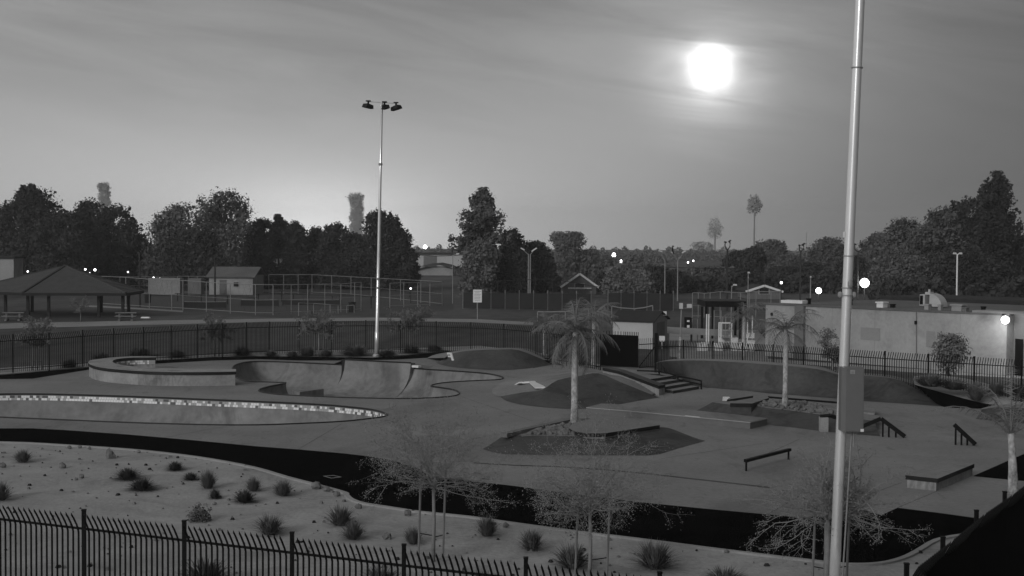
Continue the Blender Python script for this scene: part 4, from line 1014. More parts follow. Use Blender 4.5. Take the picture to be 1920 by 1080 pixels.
SB = [(43, 866, 34, 30, 'spiky', 'spiky tuft at the upper left of the sand bed near the path'), (0, 937, 44, 46, 'spiky', 'spiky tuft cut by the left edge of the sand bed'),
 (240, 898, 46, 30, 'round', 'upper of the two touching round bushes on the left sand'), (266, 918, 50, 30, 'round', 'lower of the two touching round bushes on the left sand'),
 (329, 881, 32, 24, 'round', 'small round bush nearest the kerb on the left sand'), (358, 899, 28, 20, 'round', 'smallest boxy bush between the round pair and the spiky tufts'),
 (390, 915, 34, 44, 'spiky', 'tall spiky tuft right of the boxy bush'), (403, 934, 24, 26, 'round', 'little bush just below the tall spiky tuft'),
 (475, 920, 32, 34, 'spiky', 'upper of two tufts side by side mid sand'), (459, 941, 42, 32, 'round', 'lower round one of two tufts side by side mid sand'),
 (531, 929, 38, 38, 'spiky', 'isolated tuft below the kerb left of the kerb bend'), (373, 976, 52, 36, 'leafy', 'leafy pale bush just above the near fence'),
 (506, 1001, 56, 46, 'spiky', 'spiky tuft behind the near fence pickets left of the second tuft pair'), (638, 984, 52, 46, 'spiky', 'upper tuft of the pair below the kerb bend'),
 (662, 1010, 46, 44, 'spiky', 'lower tuft of the pair below the kerb bend'), (775, 1019, 36, 40, 'spiky', 'tuft just left of the leftmost stake'),
 (913, 1004, 42, 50, 'spiky', 'tuft overlapping the asphalt edge right of the left sapling'), (997, 1031, 48, 50, 'spiky', 'tuft left of the middle sapling'),
 (1074, 1064, 70, 58, 'spiky', 'wide tuft at the foot of the middle sapling'), (1228, 1065, 76, 64, 'spiky', 'largest tuft right of the middle sapling'),
 (385, 1098, 88, 66, 'spiky', 'large tuft behind the pickets at the bottom left'), (715, 1100, 70, 50, 'spiky', 'tuft behind the pickets below the lower tuft pair'),
 (1360, 1095, 70, 40, 'spiky', 'tuft at the bottom edge between middle sapling and near pole'), (905, 1110, 70, 50, 'spiky', 'tuft behind the pickets at the bottom middle')]
for i, (px, py, w, h, kd, lb) in enumerate(SB): shrub('desert_shrub', lb, px, py, w, h, kd, GB, i)
GR = 'low bushes along the rear fence'
for k in range(3):
    me_ = TM['round', k].copy(); me_.name = 'blades'; me_.materials.clear(); me_.materials.append(MATS['dry_grass_light']); TM['pale', k] = me_
RB = [(665, 667, 52, 26, 'round', 'wide clipped bush just left of the floodlight pole'), (725, 668, 40, 18, 'round', 'bush just right of the floodlight pole'), (577, 667, 34, 24, 'round', 'grey bush left of the wide clipped bush'),
 (548, 669, 24, 16, 'round', 'small bush beyond the bowl extension'), (612, 668, 26, 18, 'round', 'small bush between the grey bush and the clipped bush'), (772, 662, 34, 20, 'round', 'bush at the foot of the rear sapling right of the pole'),
 (815, 659, 32, 18, 'round', 'bush above the white F shaped cap'), (332, 670, 34, 20, 'round', 'bush behind the right arm of the seat wall'), (262, 667, 44, 22, 'round', 'bush behind the seat wall middle'), (455, 667, 34, 22, 'round', 'bush behind the left end of the far bowl'),
 (508, 667, 24, 14, 'round', 'tiny bush left of the small bush pair'), (130, 690, 30, 22, 'round', 'bush left of the seat wall by the fence'), (1034, 677, 18, 22, 'spiky', 'tuft right of the low mound'), (1056, 672, 24, 18, 'round', 'dark bush behind the tuft right of the mound'), (1096, 684, 26, 22, 'round', 'bush at the foot of the planter palm line'),
 (1248, 690, 44, 26, 'round', 'bush right of the open gate leaf'), (1830, 750, 34, 42, 'spiky', 'tall grassy bush on the right sand corner'), (1868, 738, 34, 26, 'round', 'round bush right of the grassy bush on the sand corner'), (1745, 724, 60, 28, 'spiky', 'wide grassy bush at the left of the sand corner'),
 (1790, 730, 50, 24, 'spiky', 'grassy bush in the middle of the sand corner'), (1912, 742, 30, 30, 'round', 'bush at the right edge of the sand corner'), (190, 680, 40, 24, 'spiky', 'grassy bush left behind the seat wall')]
for i, (px, py, w, h, kd, lb) in enumerate(RB): shrub('fence_shrub', lb, px, py, w * 1.15, h * 1.1, 'pale' if kd == 'round' else kd, GR, i)
rr = random.Random(11)
stone_lab = [('upright pale stone near the kerb on the left sand', 206, 859, .17), ('flat dark stone left of the round bush pair', 117, 877, .13), ('small stone below the flat dark stone', 153, 896, .09), ('pair stone near the flat dark stone', 143, 900, .06),
    ('small dark stone beside the kerb on the left', 130, 841, .08), ('small stone right of the dark kerb stone', 150, 840, .08), ('third small stone in the kerb row on the left', 168, 842, .07), ('stone by the kerb before the round bush', 260, 849, .07), ('stone on the kerb line left of the bend', 592, 916, .16), ('low stone at the kerb left of the bend', 612, 921, .12),
    ('stone standing at the inner side of the kerb bend', 632, 930, .11), ('stone just right of the kerb bend', 672, 953, .10), ('stone near the path left of the leftmost stake', 765, 966, .11), ('stone beside the left sapling tuft', 726, 1010, .12),
    ('stone above the big tuft right of the middle sapling', 1362, 1036, .06), ('small stone on the sand left edge', 5, 876, .12), ('stone right of the tuft at the asphalt edge', 948, 988, .09), ('tiny stone under the leafy bush', 402, 946, .06), ('stone between the mid sand tufts and kerb', 300, 1005, .0)]
for lb, px, py, r_ in stone_lab:
    if r_ == 0: continue
    m = MB(); m.ball((0, 0, r_ * .5), r_, 8, sq=(1.1, .8, .9 if 'upright' not in lb else 1.5), jit=.22, rnd=rr)
    o = m.obj('stone', 'stone', loc=G(px, py)); tag(o, lb, 'stone', 'loose stones on the sand bed')

# scattered grit on the sand bed
g = MB(); rr = random.Random(77); sp = [(p.x, p.y) for p in path_w] + [(-30, 45), (-12, 22), (12, 22), (16, 30)]
k = 0
while k < 900:
    p = (rr.uniform(-26, 14), rr.uniform(24, 56))
    if not inside(p, sp): continue
    r_ = rr.choice([.015, .02, .025, .03, .05]); g.box((p[0], p[1], r_ * .4), (r_ * 2 * rr.uniform(.7, 1.6), r_ * 2, r_ * 1.3), rr.uniform(0, 3), rr.choice([0, 0, 1]), taper=.6); k += 1
o = g.obj('gravel', ['stone', 'bark_dark']); tag(o, 'small stones and litter scattered over the sand bed', kind='stuff')

# ================================================================== PICNIC SHELTER
sc_ = G(140, 600); DS = 148.0
sh = thing('picnic_shelter', 'picnic shelter with pyramid shingle roof on dark posts at the left', 'shelter', base_at(122, DS))
x0 = base_at(122, DS).x
def sx(px, D=DS): return base_at(px, D).x - x0
zp = PD(122, 499, DS).z; ze = PD(122, 549, DS - 5).z
eaves = [(sx(-62), -1.5), (sx(46, DS - 6), -6.5), (sx(236, DS - 6), -6.0), (sx(262), 1.5), (sx(205, DS + 6), 7), (sx(-10, DS + 6), 7)]
pk = Vector((0, 0, zp)); m = MB(); n = len(eaves); rcap = .5
ring = [Vector((x, y, ze)) for x, y in eaves]; rin = [r_ * .02 + Vector((0, 0, zp - .0)) * 1 for r_ in ring]
for i in range(n):
    a, b = ring[i], ring[(i + 1) % n]
    rf = MB(); rows = []
    for k in range(22):                                  # shingle courses with a small step each
        t0_, t1_ = k / 22, (k + 1) / 22
        rf.add([a.lerp(pk, t0_) + Vector((0, 0, .07)), b.lerp(pk, t0_) + Vector((0, 0, .07)), b.lerp(pk, t1_) + Vector((0, 0, .02)), a.lerp(pk, t1_) + Vector((0, 0, .02))], [(0, 1, 2, 3)])
        rf.add([a.lerp(pk, t0_) + Vector((0, 0, .0)), b.lerp(pk, t0_) + Vector((0, 0, .0)), b.lerp(pk, t0_) + Vector((0, 0, .07)), a.lerp(pk, t0_) + Vector((0, 0, .07))], [(0, 1, 2, 3)])
    rf.obj('roof_slope', 'roof_shingle', sh)
    m = MB(); m.beam(a + Vector((0, 0, .08)), pk + Vector((0, 0, .06)), .28, .12); m.obj('ridge_cap', 'roof_dark' if i % 2 else 'roof_shingle', sh)
    m = MB(); m.beam(a - Vector((0, 0, .1)), b - Vector((0, 0, .1)), .1, .28); m.obj('fascia', 'timber_dark', sh)
for px, D in ((10, DS - 2), (52, DS - 5), (91, DS - 5), (185, DS - 5), (230, DS - 5), (241, DS + 1), (60, DS + 5), (190, DS + 5)):
    m = MB(); m.box((sx(px, D), D - DS, ze / 2 - .05), (.27, .27, ze - .1)); m.obj('post', 'timber_dark', sh)
o = sheet('shelter_slab', px_poly([(20, 602), (245, 599), (262, 590), (240, 583), (40, 585)]), [], -.015, 'court_ground')
def picnic_table(label, p, rz):
    r = thing('picnic_table', label, 'picnic table', p, rz, 'picnic tables at the shelter')
    m = MB(); m.box((0, 0, .76), (2.0, .75, .07)); m.obj('tabletop', 'concrete', r)
    for s in (-1, 1):
        m = MB(); m.box((0, s * .75, .45), (2.0, .3, .07)); m.obj('bench_seat', 'concrete', r)
        m = MB(); m.box((s * .6, 0, .38), (.18, .5, .70)); m.prism([(s * .6 - .1, -.85), (s * .6 + .1, -.85), (s * .6 + .1, .85), (s * .6 - .1, .85)], 0, .14); m.obj('support', 'concrete', r)
picnic_table('concrete picnic table left of the first shelter post', G(25, 601), .2)
picnic_table('concrete picnic table under the right corner of the shelter', G(236, 601), .2)
m = MB(); m.box((0, 0, .3), (.9, .5, .12), taper=.8); o = m.obj('white_bag', 'white_paint', loc=G(273, 601)); tag(o, 'small white lump on the grass right of the right picnic table', 'bag')

# ================================================================== COURT FENCES (pipe frames)
def pipe_fence(name, label, tops, bots, m='dull_galvanised', r_=.045, toprail=True, midrail=True):
    r = thing(name, label, 'fence')
    P = []
    for (tx, ty), by in zip(tops, bots):
        b = G(tx, by); t = PD(tx, ty, b.y); P.append((b, t)); g = MB(); g.tube([b, (b.x, b.y, t.z)], r_, 6); g.obj('post', m, r)
    g = MB(); zz = [t.z for b, t in P]
    for fz, rw in ((1, .035), (.08, .03), (.5, .02)):
        if fz < 1 and not midrail: continue
        g = MB(); g.tube([(b.x, b.y, t.z * fz) for b, t in P], rw, 4); g.obj('rail', m, r)
    # chain link as crossed fine wires
    g = MB()
    for (b0, t0), (b1, t1) in zip(P[:-1], P[1:]):
        n_ = max(2, int((b1 - b0).length / .9))
        for k in range(1, max(2, n_)):
            p = b0.lerp(b1, k / n_); q = b0.lerp(b1, min(1, (k + 1.5) / n_)); g.tube([p, (q.x, q.y, t0.z)], .006, 3, cap=False); g.tube([(p.x, p.y, t0.z), q], .006, 3, cap=False)
    if g.v: o = g.obj('wire_mesh', 'dark_pole', r); o['kind'] = 'stuff'
    return r
pipe_fence('court_fence', 'near row of pale posts of the court fence left of the floodlight pole', [(188, 518), (236, 520), (280, 523.5), (322, 525), (343, 526), (387, 529), (432, 531.5), (479, 533.5), (512, 534), (546, 534), (577, 533), (609, 532.5), (639, 532.5), (665, 530), (677, 529)],
           [573, 576, 579, 581, 582, 585, 588, 591, 591, 589, 588, 586, 585, 584, 583])
pipe_fence('rear_court_fence', 'taller row of pale posts with top rail behind the court', [(504, 515), (532, 515), (559, 515), (585, 515), (622, 517), (658, 519), (696, 521), (751, 524), (789, 526), (829, 528)],
           [551, 551, 551, 551, 552, 554, 558, 564, 568, 573])
pipe_fence('left_court_fence', 'far pipe fence behind the court left of the small house', [(225, 519), (295, 519), (333, 518), (354, 518), (370, 518), (470, 521)], [552, 551, 550, 550, 550, 550], r_=.04)
pipe_fence('right_court_fence', 'short pipe fence between the floodlight pole and the white sign', [(731, 531), (757, 530), (783, 530), (806, 529), (829, 528)], [577, 576, 575, 574, 573])
pipe_fence('low_post_row', 'row of short pale posts beside the black bin', [(560, 568), (588, 569), (619, 571), (634, 572), (650, 573), (664, 572)], [592, 590, 590, 588, 587, 587], midrail=False)
pipe_fence('field_fence', 'thin post fence right of the white sign', [(933, 527), (1003, 524), (1036, 523), (1160, 545), (1175, 548), (1190, 546), (1201, 546), (1220, 545)], [579, 580, 581, 576, 577, 577, 577, 576], m='dark_pole')
pipe_fence('yard_fence', 'tall thin post fence behind the play yard', [(1298, 549), (1309, 549), (1320, 550), (1331, 549), (1350, 547), (1388, 549), (1405, 547), (1417, 547), (1445, 547), (1462, 546)], [596, 596, 596, 597, 598, 600, 602, 603, 606, 608], m='dull_galvanised', r_=.035)
def screen_fence(label, x0, x1, yt, yb0, yb1, n):
    r = thing('windscreen_fence', label, 'fence', group='dark screened court fences'); a, b = G(x0, yb0), G(x1, yb1); h = (yb0 - yt) / F * a.y
    for k in range(n + 1): p = a.lerp(b, k / n); g = MB(); g.tube([p, p + Vector((0, 0, h + .35))], .045, 6); g.obj('post', 'dull_galvanised', r)
    for k in range(n):
        p, q = a.lerp(b, (k + .02) / n), a.lerp(b, (k + .98) / n); dn = Vector((0, -.07, 0)); g = MB(); q4 = [p + dn + Vector((0, 0, .1)), q + dn + Vector((0, 0, .1)), q + dn + Vector((0, 0, h)), p + dn + Vector((0, 0, h))]
        g.add(q4 + [v + Vector((0, .02, 0)) for v in q4], [(0, 1, 2, 3), (7, 6, 5, 4)]); g.obj('windscreen', 'bin_black' if k % 3 else 'roof_dark', r)
screen_fence('dark screened fence behind the left planter palm', 868, 1108, 548, 579, 583, 9)
screen_fence('dark screened fence above the shed roof', 1140, 1262, 549, 581, 583, 5)
def net(label, x0, x1, yt, yb):
    r = thing('tennis_net', label, 'net'); a, b = G(x0, yb), G(x1, yb); h = (yb - yt) / F * a.y
    for p in (a, b): g = MB(); g.tube([p, p + Vector((0, 0, h))], .04, 6); g.obj('net_post', 'dark_pole', r)
    g = MB(); g.tube([a + Vector((0, 0, h)), a.lerp(b, .5) + Vector((0, 0, h * .95)), b + Vector((0, 0, h))], .035, 4); g.obj('top_band', 'dull_galvanised', r)
    g = MB(); g.add([a + Vector((0, 0, .1)), b + Vector((0, 0, .1)), b + Vector((0, 0, h - .02)), a + Vector((0, 0, h - .02))], [(0, 1, 2, 3)]); g.obj('netting', 'roof_dark', r)
net('dark net with pale top band nearest the small house', 345, 424, 565.5, 579)
net('dark court net right of the first one', 452, 522, 562, 575)
net('dark court net left of the black bin', 530, 640, 562, 573)
def bench_line(label, x0, x1, y0, y1, zt):
    m = MB(); a, b = G(x0, y0, zt), G(x1, y1, zt); m.beam(a, b, .4, .08)
    r = m.obj('long_bench', 'roof_dark'); tag(r, label, 'bench')
    for t in (.02, .33, .66, .98):
        p = a.lerp(b, t); m = MB(); m.box((p.x, p.y, zt / 2 - .02), (.08, .3, zt - .05)); m.obj('leg', 'roof_dark', r)
bench_line('long dark court windscreen rail behind the nets', 330, 480, 550, 558, 1.0)
bench_line('second long dark rail across the court', 480, 700, 550, 556, 1.0)
bench_line('third long dark rail on the right of the court', 525, 700, 545, 556, 1.4)
def bin_(label, x, yt, yb, w):
    p = G(x, yb); h = (yb - yt) / F * p.y; ww = w / F * p.y; r = thing('rubbish_bin', label, 'bin', p)
    m = MB(); m.lathe((0, 0, 0), [(ww * .40, 0), (ww * .46, h * .85)], 12); m.obj('bin_body', 'bin_black', r)
    m = MB(); m.lathe((0, 0, h * .85), [(ww * .52, 0), (ww * .52, h * .08), (.05, h * .15)], 12); m.obj('lid', 'bin_black', r)
bin_('black rubbish bin beside the short pale posts', 660, 565, 585, 14)
bin_('dark rubbish bin at the left end of the court', 277, 550, 568, 14)

# white sign
p = G(895, 600); sg = thing('park_sign', 'white park rules sign on a thin post behind the rear fence', 'sign', p)
t = PD(895, 543, p.y).z; b = PD(895, 567, p.y).z; w = 16.5 / F * p.y
for s in (0,): m = MB(); m.box((0, 0, b / 2), (.08, .06, b)); m.obj('post', 'dull_galvanised', sg)
m = MB(); m.box((0, -.05, (t + b) / 2), (w, .03, t - b)); bd = m.obj('sign_board', 'sign_white', sg)
rr = random.Random(2); m = MB()
for k in range(7):
    zz = t - .18 - k * (t - b - .25) / 7; ww = w * rr.uniform(.5, .8); m.box((rr.uniform(-.03, .03), -.069, zz), (ww, .004, .035))
m.obj('printed_lines', 'print_dark', bd)

# ================================================================== BUILDINGS
def gable_house(name, label, px0, px1, yeave, yridge, D, depth, walls='wall_block', roof='roof_flat', face='side', trim=True):
    a, b = base_at(px0, D), base_at(px1, D); ze_ = PD((px0 + px1) / 2, yeave, D).z; zr = PD((px0 + px1) / 2, yridge, D + (depth / 2 if face == 'side' else 0)).z
    r = thing(name, label, 'house', (a + b) / 2); w = (b - a).length
    m = MB(); m.box((0, depth / 2, ze_ / 2), (w, depth, ze_)); m.obj('wall', walls, r)
    m = MB(); ov = .4
    if face == 'side':
        for s in (0, 1):
            y0 = -ov if s == 0 else depth + ov
            m.add([(-w / 2 - ov, y0, ze_ - .1), (w / 2 + ov, y0, ze_ - .1), (w / 2 + ov, depth / 2, zr), (-w / 2 - ov, depth / 2, zr), (-w / 2 - ov, y0, ze_ - .25), (w / 2 + ov, y0, ze_ - .25), (w / 2 + ov, depth / 2, zr - .15), (-w / 2 - ov, depth / 2, zr - .15)],
                  [(0, 1, 2, 3), (4, 7, 6, 5), (0, 4, 5, 1), (1, 5, 6, 2), (3, 7, 4, 0)])
    else:
        for s in (-1, 1):
            m.add([(s * (w / 2 + ov), -ov, ze_ - .1), (0, -ov, zr), (0, depth, zr), (s * (w / 2 + ov), depth, ze_ - .1), (s * (w / 2 + ov), -ov, ze_ - .25), (0, -ov, zr - .15), (0, depth, zr - .15), (s * (w / 2 + ov), depth, ze_ - .25)],
                  [(0, 1, 2, 3), (4, 7, 6, 5), (0, 4, 5, 1), (3, 2, 6, 7), (0, 3, 7, 4)])
        g = MB(); g.add([(-w / 2, 0, ze_), (w / 2, 0, ze_), (0, 0, zr - .12), (-w / 2, .1, ze_), (w / 2, .1, ze_), (0, .1, zr - .12)], [(0, 1, 2), (5, 4, 3), (0, 2, 5, 3), (1, 4, 5, 2)]); g.obj('gable', walls, r)
        if trim:
            for s in (-1, 1):
                g = MB(); g.beam((s * (w / 2 + ov), -ov - .04, ze_ - .15), (0, -ov - .04, zr - .03), .06, .3); g.obj('barge_board', 'white_paint', r)
    m.obj('roof', roof, r)
    return r, w, ze_
hs, w, ze_ = gable_house('small_house', 'small pale house with low gable roof behind the court', 392, 474, 517, 500, 205, 9, 'wall_block', 'roof_flat')
m = MB(); m.box((-w * .18, -.03, 1.1), (1.0, .05, 2.1)); m.obj('door', 'wall_dark', hs)
m = MB(); m.box((w * .12, -.03, 1.5), (.9, .05, .8)); f_ = m.obj('window', 'kerb', hs); m = MB(); m.box((w * .12, -.07, 1.5), (.7, .02, .6)); m.obj('pane', 'window_dark', f_)
h2, w, ze_ = gable_house('dark_roof_house', 'far house with dark roof and white gable trim left of the shed', 1056, 1118, 537, 513, 215, 9, 'wall_dark', 'roof_dark', 'front')
m = MB(); m.box((0, -.5, ze_ - .25), (w * .7, .1, .16)); m.obj('fascia', 'white_paint', h2)
m = MB(); m.box((0, -.03, 1.2), (1.6, .05, 1.0)); f_ = m.obj('window', 'kerb', h2); m = MB(); m.box((0, -.07, 1.2), (1.3, .02, .8)); m.obj('pane', 'window_dark', f_)
h3, w, ze_ = gable_house('white_trim_house', 'far house with white edged low gable between the looped lamps', 1403, 1463, 545, 535, 200, 9, 'wall_dark', 'roof_dark', 'front')
m = MB(); m.box((0, -.03, 1.2), (1.6, .05, 1.0)); f_ = m.obj('window', 'kerb', h3); m = MB(); m.box((0, -.07, 1.2), (1.3, .02, .8)); m.obj('pane', 'window_dark', f_)
# pale screens / containers left of the small house
m = MB(); a, b = base_at(275, 200), base_at(335, 200); m.box(((a.x + b.x) / 2, 202, 1.3), (b.x - a.x, 2.4, 2.3)); r = m.obj('storage_container', 'pale_ground'); tag(r, 'long pale storage container behind the court left of the small house', 'container')
m = MB(); a, b = base_at(352, 198), base_at(377, 198); m.box(((a.x + b.x) / 2, 199, 1.35), (b.x - a.x, 2, 2.3)); r = m.obj('dark_container', 'wall_dark'); tag(r, 'dark grey box container between the pale container and the small house', 'container')
# pale wall at far left
m = MB(); a, b = base_at(-40, 205), base_at(21, 205); z1_ = PD(0, 484, 205).z; m.box(((a.x + b.x) / 2, 208, z1_ / 2), (b.x - a.x, 4, z1_)); r = m.obj('pale_building', 'wall_block'); tag(r, 'pale building peeking out at the left edge behind the trees', 'building')
g = MB(); g.box(((a.x + b.x) / 2, 207.9, z1_ + .1), (b.x - a.x + .4, 4.4, .3)); g.obj('roof', 'roof_dark', r)
# warehouse
DW = 430; a, b = base_at(745, DW), base_at(905, DW); zt = PD(820, 476, DW).z
wh = thing('warehouse', 'long pale flat roofed warehouse in the gap between the trees', 'building', (a + b) / 2)
m = MB(); m.box((0, 10, zt / 2), (b.x - a.x, 20, zt)); m.obj('wall', 'shed_wall', wh)
m = MB(); m.box((0, 9.8, zt + .15), (b.x - a.x + 1, 21, .5)); m.obj('roof', 'roof_dark', wh)
m = MB(); m.box((-3, -.1, 2), (4, .1, 3.2)); m.obj('door', 'wall_dark', wh)
m = MB(); a, b = base_at(782, 330), base_at(848, 330); zt = PD(815, 507, 330).z
m.box(((a.x + b.x) / 2, 336, 1.0), (b.x - a.x, 9, 2.0)); r = m.obj('low_building', 'wall_block'); tag(r, 'low building with curved dark roof in front of the warehouse', 'building')
g = MB(); w_ = (b.x - a.x) * .75
pr = [(-w_, 0.9), (-w_ * .6, 1.6), (-w_ * .2, 2.2), (w_ * .2, 2.4), (w_ * .6, 1.9), (w_, .8)]
g.grid([[((a.x + b.x) / 2 + x, 330.5, z) for x, z in pr], [((a.x + b.x) / 2 + x, 342, z + .5) for x, z in pr]]); g.obj('roof', 'roof_dark', r)

# shed
shd = thing('storage_shed', 'pale storage shed with dark roof beside the screened gate', 'shed')
D0 = 104.0
A = base_at(1150, D0 + 1.5); B = base_at(1225, D0); C = base_at(1252, D0 + 4.2); Dd = A + (C - B)
ze_ = PD(1190, 602, D0).z; zr = PD(1239, 586, D0 + 2).z
m = MB(); m.add([A, B, B + Vector((0, 0, ze_)), A + Vector((0, 0, ze_))], [(0, 1, 2, 3)]); m.add([Dd, A, A + Vector((0, 0, ze_)), Dd + Vector((0, 0, ze_))], [(0, 1, 2, 3)]); m.add([C, Dd, Dd + Vector((0, 0, ze_)), C + Vector((0, 0, ze_))], [(0, 1, 2, 3)]); m.obj('wall', 'shed_wall', shd)
Mid = (B + C) / 2; Mid2 = (A + Dd) / 2
m = MB(); m.add([B, C, C + Vector((0, 0, ze_)), Mid + Vector((0, 0, zr)), B + Vector((0, 0, ze_))], [(0, 1, 2, 3, 4)]); m.add([A, Dd, Dd + Vector((0, 0, ze_)), Mid2 + Vector((0, 0, zr)), A + Vector((0, 0, ze_))], [(4, 3, 2, 1, 0)]); m.obj('gable', 'wall_patch', shd)
m = MB(); e1 = (B - A).normalized() * .2; ov = (B - C).normalized() * .2
for s in (0, 1):
    lo1, lo2 = (A, B) if s == 0 else (Dd, C); sg_ = 1 if s == 0 else -1
    q = [lo1 - e1 + ov * sg_ + Vector((0, 0, ze_ - .08)), lo2 + e1 + ov * sg_ + Vector((0, 0, ze_ - .08)), Mid + e1 + Vector((0, 0, zr + .02)), Mid2 - e1 + Vector((0, 0, zr + .02))]
    m.add(q + [v + Vector((0, 0, .08)) for v in q], [(0, 1, 2, 3), (4, 5, 6, 7), (0, 1, 5, 4), (1, 2, 6, 5), (0, 4, 7, 3)])
m.obj('roof', 'roof_dark', shd)
m = MB(); u_ = (C - B); nn = Vector((u_.y, -u_.x, 0)).normalized() * .03
q = [B + u_ * .25 + nn + Vector((0, 0, .1)), B + u_ * .8 + nn + Vector((0, 0, .1)), B + u_ * .8 + nn + Vector((0, 0, 1.9)), B + u_ * .25 + nn + Vector((0, 0, 1.9))]; m.add(q, [(0, 1, 2, 3)]); m.obj('door', 'wall_dark', shd)
m = MB(); m.box(PD(1246, 588, D0 + 3), (.28, .28, .34)); r = m.obj('roof_vent', 'white_paint', shd)

# long pale building
LB = thing('long_building', 'long low pale block building with flat roof behind the right fence', 'building')
Hb = 3.6
P0 = G(1420, 572, Hb); P1 = G(1494, 573.5, Hb); P2 = G(1888, 592, Hb)
for p in (P0, P1, P2): p.z = 0
dl = (P2 - P1).normalized(); nb_ = Vector((-dl.y, dl.x, 0))
if nb_.y < 0: nb_ = -nb_
P1b = P2 - dl * ((P2 - P1).length); P0 = P1b - dl * ((P1 - P0).length) - nb_ * -.0
dep = 22
def wallbox(a, b, z0, z1, th, m, name, par, off=0.0):
    g = MB(); d_ = (b - a).normalized(); n_ = Vector((-d_.y, d_.x, 0)); n_ = n_ if n_.y > 0 else -n_
    q = [a - n_ * off, b - n_ * off, b + n_ * th, a + n_ * th]; g.prism([(v.x, v.y) for v in q], z0, z1); return g.obj(name, m, par)
wallbox(P0, P2, 0, Hb, dep, 'wall_block', 'wall', LB)
wallbox(P0 - dl * .2, P2 + dl * .2, Hb, Hb + .12, .35, 'roof_flat', 'parapet_cap', LB, .08)
g = MB(); q = [P0 + nb_ * .36, P2 + nb_ * .36, P2 + nb_ * dep, P0 + nb_ * dep]; g.prism([(v.x, v.y) for v in q], Hb, Hb + .05); g.obj('roof', 'roof_flat', LB)
wallbox(P0 + nb_ * dep * .62, P2 + nb_ * dep * .62 + dl * 4, Hb + .05, Hb + .32, dep * .3, 'roof_dark', 'upper_roof_edge', LB)
wallbox(P1b - dl * .0, P1b + dl * .75, 0, Hb + .02, .2, 'wall_dark', 'pilaster', LB, .25)
# side wing beyond the corner, with dark door
Q1 = P2 + dl * 0.02; Q2 = P2 + dl * 6 + nb_ * 2.5
g = MB(); q = [P2 + dl * .01 + nb_ * .8, P2 + dl * 9 - nb_ * .9, P2 + dl * 9 + nb_ * 9, P2 + dl * .01 + nb_ * 9]; g.prism([(v.x, v.y) for v in q], 0, Hb + .15); g.obj('wing_wall', 'wall_dark', LB)
def on_side(t, z): a = P2 + nb_ * .8; b = P2 + dl * 9 - nb_ * .9; d_ = (b - a).normalized(); return a + d_ * t - Vector((-d_.y, d_.x, 0)) * .03 + Vector((0, 0, z))
g = MB(); g.add([on_side(.15, 0), on_side(.75, 0), on_side(.75, 2.2), on_side(.15, 2.2)], [(0, 1, 2, 3)]); g.obj('door', 'black_metal', LB)
g = MB(); g.beam(P2 - dl * 1.4 - nb_ * .6 + Vector((0, 0, Hb + .25)), P2 + dl * 9 - nb_ * 1.6 + Vector((0, 0, Hb + .3)), 1.6, .12); g.obj('eave', 'kerb', LB)
def on_wall(px, z): # point on the facade in column px
    lo, hi = 0.0, 1.0; a, b = P0, P2
    for _ in range(40):
        mid = (lo + hi) / 2; w_ = a.lerp(b, mid) + Vector((0, 0, z)); l = CM.inverted() @ w_; xx = 960 + F * l.x / -l.z
        if xx < px: lo = mid
        else: hi = mid
    return a.lerp(b, lo) + Vector((0, 0, z))
ang = math.atan2(dl.y, dl.x)
for px, z, w_, h_, m_, nm in ((1745, 1.9, .62, 1.0, 'wall_patch', 'painted_patch'), (1632, 2.0, 1.5, .8, 'wall_patch', 'painted_patch'), (1448, 2.95, .14, .2, 'black_metal', 'junction_box'), (1718, 2.9, .14, .22, 'black_metal', 'junction_box'), (1810, 1.2, .4, 1.0, 'wall_patch', 'painted_patch'), (1470, 1.0, 1.4, .7, 'wall_patch', 'painted_patch')):
    g = MB(); g.box(on_wall(px, z) - nb_ * .012, (w_, .02 if nm != 'junction_box' else .2, h_), ang); g.obj(nm, m_, LB)
g = MB(); g.tube([on_wall(1719, 0) - nb_ * .05, on_wall(1719, Hb) - nb_ * .05], .03, 6); g.obj('conduit', 'wall_dark', LB)
for px in (1560, 1640, 1800):
    g = MB(); g.box(on_wall(px, Hb / 2) - nb_ * .004, (.02, .01, Hb), ang); g.obj('control_joint', 'wall_patch', LB)
# rooftop equipment
def roof_pt(px, back): return on_wall(px, Hb + .05) + nb_ * back
du = thing('roof_duct', 'pale curved air duct unit on the roof right of the near pole', 'air duct', roof_pt(1664, 5.0), ang)
g = MB(); g.box((-.55, 0, .65), (.5, 1.0, 1.0)); g.obj('fan_box', 'duct_metal', du)
g = MB(); g.box((-.62, -.51, .65), (.28, .03, .8)); g.obj('louvre', 'black_metal', du)
g = MB(); rows = []
for k in range(9):
    th = pi / 2 * k / 8; ro, ri = 1.15, .25; cx = .1
    o_ = (cx + ro * math.sin(th), .1 + ro * math.cos(th)); i_ = (cx + ri * math.sin(th), .1 + ri * math.cos(th))
    rows.append([(o_[0], -.45, o_[1]), (o_[0], .45, o_[1]), (i_[0], .45, i_[1]), (i_[0], -.45, i_[1]), (o_[0], -.45, o_[1])])
g.grid(rows); g.obj('duct_elbow', 'duct_metal', du, smooth=False)
g = MB(); g.box((-.2, 0, 1.25), (.5, .5, .25)); g.tube([(-.2, 0, 1.3), (-.2, 0, 1.6)], .1, 8); g.obj('vent_cap', 'duct_metal', du); du.scale = (.8, .8, .75)
def roofbit(label, px, back, s, m, nm='roof_vent'):
    p = roof_pt(px, back); g = MB(); g.box((0, 0, s[2] * .4), (s[0], s[1], s[2] * .8)); g.box((0, 0, s[2] * .85), (s[0] * 1.25, s[1] * 1.25, s[2] * .22)); o = g.obj(nm, m, loc=p, rz=ang); tag(o, label, 'roof vent', 'small units on the long roof')
